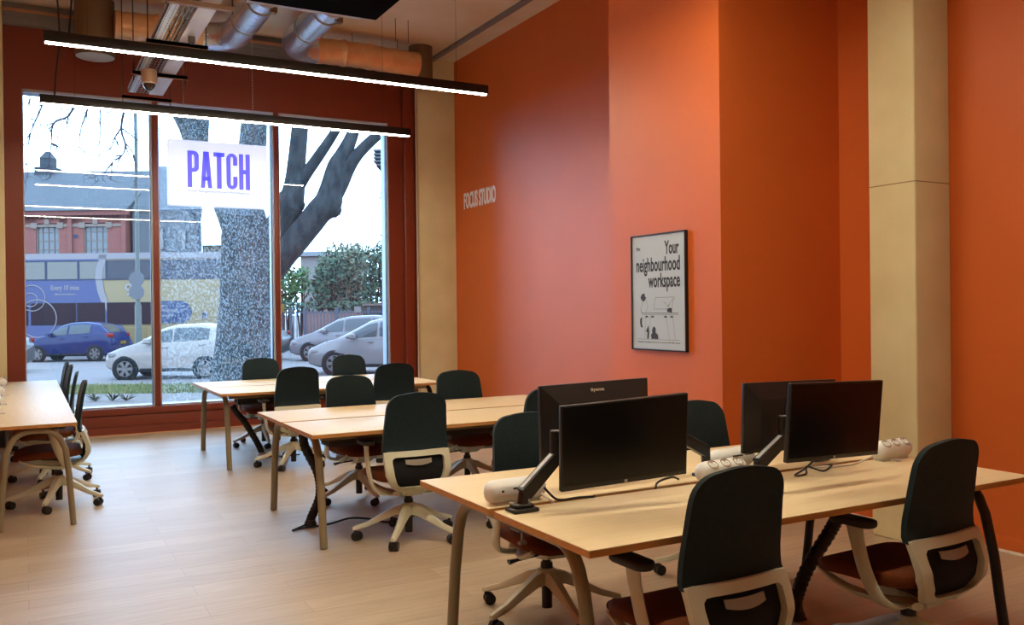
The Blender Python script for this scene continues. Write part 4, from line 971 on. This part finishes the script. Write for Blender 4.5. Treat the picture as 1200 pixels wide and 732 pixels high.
limb(m, [(298, 330, 18), (316, 288, 17), (331, 256, 16), (337, 240, 19), (343, 228, 14), (346, 205, 11), (350, 165, 10), (355, 110, 9)])
limb(m, [(344, 228, 8), (358, 205, 7), (374, 182, 6.5), (392, 155, 5.5), (410, 122, 5)])
limb(m, [(296, 345, 20), (318, 312, 19), (338, 290, 17), (358, 268, 15.5), (374, 248, 15.5), (384, 238, 17), (389, 220, 14), (395, 196, 12), (402, 182, 10), (410, 165, 8), (415, 150, 7), (420, 120, 6)])
limb(m, [(386, 236, 12), (398, 218, 9.5), (408, 196, 9), (420, 180, 7), (436, 164, 6.5), (452, 152, 6), (490, 130, 5)])
m.lathe([(tr(2), -tr(9)), (tr(7), -tr(5)), (tr(9), 0), (tr(7), tr(5)), (tr(2), tr(9))], 14, Matrix.Translation(tp(392, 246)))
m.lathe([(tr(2), -tr(9)), (tr(7), -tr(5)), (tr(9), 0), (tr(7), tr(5)), (tr(2), tr(9))], 14, Matrix.Translation(tp(349, 240)))
t = thing('plane_tree', 'large plane tree with thick forking trunk outside the middle and right panes', 'tree', tp(285, 455))
tr_ = m.build('trunk', BARK, None, ang=60); tr_.parent = t; tr_.matrix_parent_inverse = Matrix.Translation(-t.location)
random.seed(21); m = MB()
def twig(pts, r, dv=-3, depth=0):
    P = [tp(p[0], p[1], TV, dv) for p in pts]; m.tube(P, [r*(1-.75*k/(len(P)-1)) for k in range(len(P))], 6, smooth=3)
    for i in range(1, len(pts)):
        for _ in range(3 if depth == 0 else 1):
            if depth < 2 and random.random() < .8:
                x, y = pts[i][0], pts[i][1]; a = random.uniform(.3, 2.8); L = random.uniform(8, 26)/(1+depth*.6); q = [(x, y)]
                for k in range(3): a += random.uniform(-.5, .5); x += cos(a)*L/3; y += sin(a)*L/3; q.append((x, y))
                twig(q, r*.5, dv, depth+1)
twig([(112, 70), (95, 108), (80, 136), (63, 144), (60, 168), (57, 195)], .028)
twig([(158, 70), (148, 118), (142, 150), (147, 170), (143, 182), (132, 190)], .03)
twig([(142, 150), (134, 162), (130, 173), (118, 180), (106, 200)], .018)
twig([(147, 168), (156, 180), (160, 205)], .016)
twig([(62, 70), (50, 122), (36, 155), (31, 190)], .02)
twig([(112, 80), (102, 130), (95, 150), (93, 172)], .022)
twig([(75, 80), (66, 122), (58, 150)], .014); twig([(125, 80), (118, 130), (117, 165), (110, 178)], .014); twig([(135, 90), (130, 130), (112, 150)], .012)
twig([(195, 90), (188, 120), (192, 150)], .012); twig([(440, 60), (428, 130), (418, 165)], .012); twig([(380, 60), (376, 130), (372, 160)], .010)
twig([(449, 190), (446, 230), (440, 270)], .012)
for _ in range(14):
    x = random.uniform(34, 176); twig([(x+random.uniform(-8, 8), 88), (x, 116), (x+random.uniform(-10, 6), 138), (x+random.uniform(-18, 10), 160)], .010)
m.tube([tp(70, 40), tp(62, 70, TV, -3)], .03, 6).tube([tp(120, 45), tp(112, 70, TV, -3)], .04, 6).tube([tp(160, 60), tp(158, 70, TV, -3)], .04, 6)
tw = m.build('twigs', mat('twig bark', (96, 92, 110), rough=.9), None, fix=False); tw.parent = t; tw.matrix_parent_inverse = Matrix.Translation(-t.location)

# ------------------------------------------------------------------ lamp post with two signs seen from behind
a_, _ = uv(161, 300, 28)
t = thing('lamp_post', 'tall pale lamp post with two round signs, in front of the bus', 'lamp post'); place(t, a_, 28)
PALE = mat('pale painted steel', (150, 166, 168), rough=.5)
MB().tube([(0, 0, 0), (0, 0, 2.0), (0, 0, 2.08), (0, 0, 11)], [.10, .10, .065, .045], 16).build('pole', PALE, t)
MB().tube([(0, 0, 10.95), (0, .6, 11.2), (0, 1.5, 11.25)], .04, 10).box(-.1, .1, 1.3, 1.9, 11.2, 11.32, .03).build('lamp_head', PALE, t)
for py in (327, 342):
    z = uv(161, py, 28)[1]-GR
    MB().lathe([(.02, -.01), (.24, -.008), (.24, .008), (.02, .01)], 28, Matrix.Translation((0, -.09, z)) @ Matrix.Rotation(pi/2, 4, 'X')).build('round_sign', mat('sign back grey', (160, 174, 192), rough=.5), t)

# ------------------------------------------------------------------ buildings across the road
def brick_mat(name, c1, c2, mo):
    t_ = NT(name); b = t_.n('BsdfPrincipled'); o_ = t_.n('OutputMaterial'); t_.l(b.outputs[0], o_.inputs[0])
    tc = t_.n('TexCoord'); sp = t_.n('SeparateXYZ'); cb = t_.n('CombineXYZ'); t_.l(tc.outputs['Object'], sp.inputs[0]); t_.l(sp.outputs[0], cb.inputs[0]); t_.l(sp.outputs[2], cb.inputs[1])
    br = t_.n('TexBrick'); br.inputs['Scale'].default_value = 1; br.inputs['Brick Width'].default_value = .24; br.inputs['Row Height'].default_value = .08; br.inputs['Mortar Size'].default_value = .006
    
    for k_, c_ in (('Color1', c1), ('Color2', c2), ('Mortar', mo)): br.inputs[k_].default_value = tuple(x*k for x, k in zip(lin(c_), ALB))+(1,)
    t_.l(cb.outputs[0], br.inputs['Vector']); t_.l(br.outputs[0], b.inputs['Base Color']); b.inputs['Roughness'].default_value = .85; return t_.m
BRICK = brick_mat('red brick', (214, 122, 106), (194, 104, 92), (190, 140, 130)); SLATE = mat('slate roof', (122, 138, 152), rough=.7, var=.08, vscale=1.5)
STONE = mat('pale dressings', (206, 196, 190), rough=.8); REND = mat('grey render', (150, 166, 182), rough=.8, var=.04)
KV = 48.0
k0 = uv(-40, 250, KV)[0]; k1 = uv(148, 250, KV)[0]
def kx(px): return uv(px, 260, KV)[0]-k0
def kz(py): return uv(100, py, KV)[1]-GR
t = thing('brick_building', 'old red brick building with arched windows and slate roof beyond the bus', 'building'); place(t, k0, KV)
KL = k1-k0; ze = kz(247)
wi = [(-32, -5), (42, 69), (98, 126)]
def arch(a, b_, y0, y1, rise):
    x0, x1, z0, z1 = kx(a), kx(b_), kz(y1), kz(y0); n_ = 10
    return [(x0, z0), (x1, z0), (x1, z1-rise)]+[((x0+x1)/2+(x1-x0)/2*cos(pi*k/n_), z1-rise+rise*sin(pi*k/n_)) for k in range(1, n_)]+[(x0, z1-rise)]
MB().box(0, KL, .3, 9, 0, ze).build('wall', BRICK, t, smooth=False)
pier = MB(); xs = [0]+[kx(p) for w_ in wi for p in w_]+[KL]
for a, b_ in zip(xs[0::2], xs[1::2]): pier.box(a, b_, 0, .3, 0, ze)
pier.box(0, KL, 0, .3, 0, kz(310)).box(0, KL, 0, .3, kz(261), ze)
for p in (80, 143): pier.box(kx(p), kx(p+5), -.12, 0, 0, kz(252))
pier.box(0, KL+.1, -.2, .3, ze-.25, ze)
pier.build('brick_front', BRICK, t, smooth=False)
d = MB()
for k in range(40):
    x = KL*(k+.5)/40; d.box(x-.06, x+.06, -.14, 0, kz(256), kz(252.5))
d.build('dentils', mat('dark brick', (110, 62, 56), rough=.85), t, smooth=False)
s = MB(); s.box(0, KL, -.05, .02, kz(265.5), kz(262.5))
for a, b_ in wi:
    s.box(kx((a+b_)/2)-.13, kx((a+b_)/2)+.13, -.10, .02, kz(262.5), kz(256.5)); s.box(kx(a)-.25, kx(a)+.08, -.08, .02, kz(267), kz(260.5)); s.box(kx(b_)-.08, kx(b_)+.25, -.08, .02, kz(267), kz(260.5))
s.build('stone_band', STONE, t, smooth=False)
for a, b_ in wi:
    o_ = arch(a, b_, 261, 312, .28); w = MB().prism(o_, .14, .2).build('window', mat('painted sky glazing', (172, 190, 206), rough=.06, spec=1), t, smooth=False)  # sky reflection put into the pane colour
    x0, x1, z0, z1 = kx(a), kx(b_), kz(312), kz(261); f = MB()
    for k in range(1, 4): f.box(x0+(x1-x0)*k/4-.014, x0+(x1-x0)*k/4+.014, .09, .15, z0, z1-.08)
    for k in range(1, 5): f.box(x0, x1, .09, .15, z0+(z1-z0)*k/5-.014, z0+(z1-z0)*k/5+.014)
    f.box(x0, x0+.06, .06, .15, z0, z1-.2).box(x1-.06, x1, .06, .15, z0, z1-.2); f.build('glazing_bars', STONE, w, smooth=False)
zr = uv(100, 202, KV+5)[1]-GR
MB().loft([[(-.2, -.35, ze), (KL+.12, -.35, ze), (KL+.12, 9.4, ze), (-.2, 9.4, ze)], [(-.2, 4.6, zr), (KL+.12, 4.6, zr), (KL+.12, 5, zr), (-.2, 5, zr)]]).build('roof', SLATE, t, smooth=False)
xt = uv(55, 190, KV+4.6)[0]-k0; zt_ = uv(55, 177, KV+4.6)[1]-GR; zb = zr
MB().box(xt-.55, xt+.55, 4.2, 5.3, zb-.8, zb+.25).box(xt-.33, xt+.33, 4.4, 5.1, zb+.25, zt_-.45).loft([[(xt-.36, 4.36, zt_-.45), (xt+.36, 4.36, zt_-.45), (xt+.36, 5.14, zt_-.45), (xt-.36, 5.14, zt_-.45)], [(xt-.10, 4.66, zt_), (xt+.10, 4.66, zt_), (xt+.10, 4.84, zt_), (xt-.10, 4.84, zt_)]]).build('turret', mat('turret lead', (96, 112, 128), rough=.7), t, smooth=False)
MB().box(kx(86), kx(91), -.03, .02, kz(278.5), kz(275)).build('wall_plaque', mat('blue plaque', (60, 96, 160), rough=.5), t, smooth=False)
GV = 48.3; g0 = k1+.2; g1 = uv(236, 260, GV)[0]
t = thing('rendered_building', 'plain grey rendered building right of the brick one, with narrow windows', 'building'); place(t, g0, GV)
gz = lambda py: uv(190, py, GV)[1]-GR
gx = lambda px: uv(px, 260, GV)[0]-g0
GB = g1-g0; sk = lambda d: (g1*(GV+d)/GV)-g0-.15    # footprint narrows to the rear
MB().loft([[(0, 0, z_), (GB, 0, z_), (sk(6), 6, z_), (0, 6, z_)] for z_ in (0, gz(246))]).build('wall', REND, t, smooth=False)
zr2 = uv(190, 196, GV+4)[1]-GR
MB().loft([[(0, -.2, gz(246)), (GB+.15, -.2, gz(246)), (sk(6)+.1, 6.1, gz(246)), (0, 6.1, gz(246))], [(0, 3.6, zr2), (gx(186), 3.6, zr2), (gx(186), 4.0, zr2), (0, 4.0, zr2)]]).build('roof', SLATE, t, smooth=False)
for a, b_ in ((187, 191), (213, 217)):
    w = MB().box(gx(a), gx(b_), -.03, .02, gz(292), gz(269)).build('window', mat('pale slit glazing', (196, 208, 216), rough=.1), t, smooth=False)
    MB().box(gx(b_), gx(b_)+.08, -.05, .02, gz(292), gz(268)).box(gx(a), gx(b_), -.05, .02, gz(293.5), gz(292)).build('reveal', mat('reveal grey', (100, 118, 138), rough=.7), w, smooth=False)
MB().tube([(gx(222), -.1, gz(247)), (gx(232), -.1, gz(258)), (gx(234), -.1, gz(270)), (gx(234), -.1, 0)], .08, 8).build('downpipe', mat('downpipe grey', (92, 108, 130), rough=.6), t)
t = thing('boundary_wall', 'low sandy wall between the grey building and the tree trunk', 'wall'); q0 = uv(237, 290, 52)[0]; place(t, q0, 52)
MB().box(0, 2.2, 0, .4, 0, uv(250, 288, 52)[1]-GR).build('masonry', mat('sandy wall', (196, 190, 168), rough=.9, var=.06), t, smooth=False)
MB().box(-.05, 2.25, -.06, .46, uv(250, 288, 52)[1]-GR, uv(250, 287, 52)[1]-GR).build('coping', STONE, t, smooth=False)
t = thing('distant_house', 'pale house far behind the bushes in the right pane', 'building'); q0 = uv(352, 300, 80)[0]; place(t, q0, 80)
MB().box(0, 5, 0, 6, 0, uv(380, 300, 80)[1]-GR).build('wall', mat('pale house wall', (206, 212, 220), rough=.8), t, smooth=False)
MB().loft([[(-.3, -.4, uv(380, 300, 80)[1]-GR), (5.3, -.4, uv(380, 300, 80)[1]-GR), (5.3, 6.4, uv(380, 300, 80)[1]-GR), (-.3, 6.4, uv(380, 300, 80)[1]-GR)], [(-.3, 2.8, uv(380, 292, 80)[1]-GR), (5.3, 2.8, uv(380, 292, 80)[1]-GR), (5.3, 3.2, uv(380, 292, 80)[1]-GR), (-.3, 3.2, uv(380, 292, 80)[1]-GR)]]).build('roof', mat('grey tile', (120, 130, 142), rough=.8), t, smooth=False)
t = thing('corner_building', 'grey louvred corner of a building at the top right of the window', 'building'); q0 = uv(447, 200, 34)[0]; place(t, q0, 34)
MB().box(0, 6, 0, 6, 0, 8.4).build('wall', REND, t, smooth=False)
for k in range(5):
    z = uv(440, 176+4.2*k, 34)[1]-GR; x = uv(438+(0 if k < 4 else 3), 180, 34)[0]-q0
    MB().box(x, .05, -.1, 3, z-.05, z+.02).build('louvre', mat('louvre grey', (132, 144, 160), rough=.6), t, smooth=False)
MB().box(uv(439.5, 180, 34)[0]-q0, .05, .3, 3, uv(440, 194, 34)[1]-GR, uv(440, 175, 34)[1]-GR).build('louvre_back', REND, t, smooth=False)

# ------------------------------------------------------------------ railings, brick wall and bushes in the right pane
FV = 41.5; f0 = uv(300, 380, FV)[0]; f1 = uv(455, 380, FV)[0]
fz = lambda py: uv(390, py, FV)[1]-GR-.12
t = thing('railing_fence', 'blue-grey vertical bar railings across the road in the right pane', 'fence'); place(t, f0, FV, GR+.12)
FM = mat('railing paint', (150, 172, 208), rough=.5); FL = f1-f0
b = MB(); k = 0
while k*.16 < FL: b.box(k*.16-.016, k*.16+.016, -.016, .016, .05, fz(363)); k += 1
b.box(0, FL, -.02, .02, fz(366.5), fz(365)).box(0, FL, -.02, .02, .15, .20); b.build('bars', FM, t, smooth=False)
for px in (341, 357, 395, 432):
    x = uv(px, 380, FV)[0]-f0; MB().box(x-.06, x+.06, -.06, .06, 0, fz(360)).build('post', FM, t, smooth=False)
t = thing('low_brick_wall', 'low pinkish brick wall behind the railings', 'wall'); place(t, f0+1.5, FV+3, GR+.12)
MB().box(0, FL, 0, .3, 0, uv(390, 366, FV+3)[1]-GR-.12).build('masonry', brick_mat('pink brick', (232, 192, 194), (214, 176, 180), (226, 206, 206)), t, smooth=False)
MB().box(0, FL, -.04, .34, uv(390, 366, FV+3)[1]-GR-.12, uv(390, 364.5, FV+3)[1]-GR-.12).build('coping', STONE, t, smooth=False)
t = thing('stone_pier', 'grey stone wall end at the right of the railings', 'wall'); q0 = uv(426, 370, FV+1.5)[0]; place(t, q0, FV+1.5, GR+.12)
MB().box(0, 3, 0, .5, 0, uv(436, 358, FV+1.5)[1]-GR-.12).build('masonry', mat('grey stone', (120, 126, 134), rough=.9, var=.15, vscale=4), t, smooth=False)
MB().box(-.06, 3.06, -.06, .56, uv(436, 358, FV+1.5)[1]-GR-.12, uv(436, 355.5, FV+1.5)[1]-GR-.12).build('coping', STONE, t, smooth=False)
t = thing('notice_board', 'small white board fixed to the railings', 'sign'); x, z = uv(415, 366, FV-.12); place(t, x, FV-.12, z)
MB().box(0, uv(423.5, 366, FV)[0]-x, 0, .03, 0, .28).build('board', mat('white board', (226, 230, 236), rough=.5), t, smooth=False)
MB().tube([(.16, .05, -1.3), (.16, .05, .2)], .02, 8).build('stake', FM, t)
t = thing('yellow_marker', 'small yellow marker post beside the left end of the railings', 'marker'); x, z = uv(331, 362, FV-.6); place(t, x, FV-.6, GR+.12)
MB().box(-.05, .05, -.04, .04, 0, z-GR-.2, .01).build('post', mat('marker grey', (110, 120, 140), rough=.6), t)
MB().box(-.09, .09, -.06, .02, z-GR-.3, z-GR+.12, .02).build('plate', mat('marker yellow', (222, 190, 70), rough=.5), t)
def bush(name, label, blobs, v, m_, n_, size, seed, stems=6):
    random.seed(seed); g_ = MB(); t = thing(name, label, 'bush'); cx = sum(b_[0] for b_ in blobs)/len(blobs); c0 = uv(cx, 340, v)[0]; place(t, c0, v, GR+.12)
    s_ = MB()
    for px, py, rx, rz_ in blobs:
        a, z = uv(px, py, v); rx, rz_ = rx*v/CAM_F, rz_*v/CAM_F; k_ = int(n_*rx*rz_)
        for _ in range(k_):
            th = random.uniform(0, 2*pi); ph = math.acos(random.uniform(-1, 1)); rr = random.random()**.35*(1+.18*sin(th*5+px)*sin(ph*4))
            p = Vector((a-c0+rx*rr*sin(ph)*cos(th), rx*.8*rr*sin(ph)*sin(th), z-GR-.12+rz_*rr*cos(ph)))
            if p.z < 0: continue
            d = Vector((random.gauss(0, 1), random.gauss(0, 1), random.gauss(0, 1))).normalized(); e = d.orthogonal().normalized(); sz = size*random.uniform(.6, 1.4)
            g_.add([p-d*sz, p+e*sz*.45, p+d*sz, p-e*sz*.45], [(0, 1, 2, 3)])
        for _ in range(stems):
            q = Vector((a-c0+random.uniform(-.6, .6)*rx, random.uniform(-.3, .3), z-GR-.12+rz_*random.uniform(.1, .95)))
            s_.tube([(a-c0+random.uniform(-.2, .2)*rx, 0, 0), (q.x*.6+(a-c0)*.4, q.y*.5, q.z*.6), q], [.05, .03, .012], 5)
    g_.build('foliage', m_, t, smooth=False, fix=False); s_.build('stems', mat('bush wood', (92, 84, 80), rough=.9), t)
G1 = mat('dark evergreen leaf', (150, 200, 168), rough=.7, alt=(110, 156, 140), vscale=1.2); G2 = mat('mixed bush leaf', (214, 232, 204), rough=.7, alt=(140, 184, 158), vscale=.8); G3 = mat('bright bush leaf', (150, 220, 140), rough=.7, alt=(110, 176, 120), vscale=1)
bush('evergreen_bush', 'dark green bush at the left of the right pane, under the limb', [(338, 335, 14, 26), (352, 330, 14, 20), (330, 320, 10, 14)], 46, G3, 520, .13, 3)
bush('mixed_shrub', 'tall loose grey-green shrub in the middle of the right pane', [(400, 325, 30, 38), (420, 318, 26, 34), (385, 332, 22, 26), (412, 298, 18, 14)], 47, G2, 420, .13, 4)
bush('evergreen_bush', 'dark green bush rising at the left side of the tall shrub', [(388, 312, 16, 26), (376, 338, 14, 20)], 45.5, G1, 520, .12, 5)
bush('evergreen_bush', 'dense dark bush at the right edge behind the jamb', [(440, 325, 16, 36), (452, 310, 18, 34), (432, 345, 14, 16)], 46, G1, 480, .13, 6)
bush('low_hedge', 'low green hedge just behind the railings', [(336, 360, 14, 7), (370, 358, 22, 7), (400, 358, 24, 7), (428, 358, 14, 7), (345, 360, 16, 8)], 45.6, G1, 700, .10, 8, 1)

# ================================================================== LIGHT
w = bpy.data.worlds.new('sky'); S.world = w; w.use_nodes = True; nt = w.node_tree; nt.nodes.clear()
bg = nt.nodes.new('ShaderNodeBackground'); wo = nt.nodes.new('ShaderNodeOutputWorld'); nt.links.new(bg.outputs[0], wo.inputs[0])
tc = nt.nodes.new('ShaderNodeTexCoord'); sp = nt.nodes.new('ShaderNodeSeparateXYZ'); nt.links.new(tc.outputs['Generated'], sp.inputs[0])
rp = nt.nodes.new('ShaderNodeValToRGB'); nt.links.new(sp.outputs[2], rp.inputs[0])
rp.color_ramp.elements[0].position = 0; rp.color_ramp.elements[0].color = (.48, .72, 1, 1)
rp.color_ramp.elements[1].position = .6; rp.color_ramp.elements[1].color = (.43, .68, 1, 1)
nt.links.new(rp.outputs[0], bg.inputs['Color']); bg.inputs['Strength'].default_value = SKY_STRENGTH
# ------------------------------------------------------------------ view
S.view_settings.view_transform = 'Standard'; S.view_settings.look = 'None'; S.view_settings.exposure = EXPOSURE; S.view_settings.gamma = 1
S.view_settings.use_curve_mapping = False
S.cycles.use_denoising = True
S.cycles.max_bounces = 12; S.cycles.diffuse_bounces = 6; S.cycles.transparent_max_bounces = 12
S.cycles.sample_clamp_indirect = 6
for o in list(bpy.data.objects):
    if o.get('label') == '': del o['label']
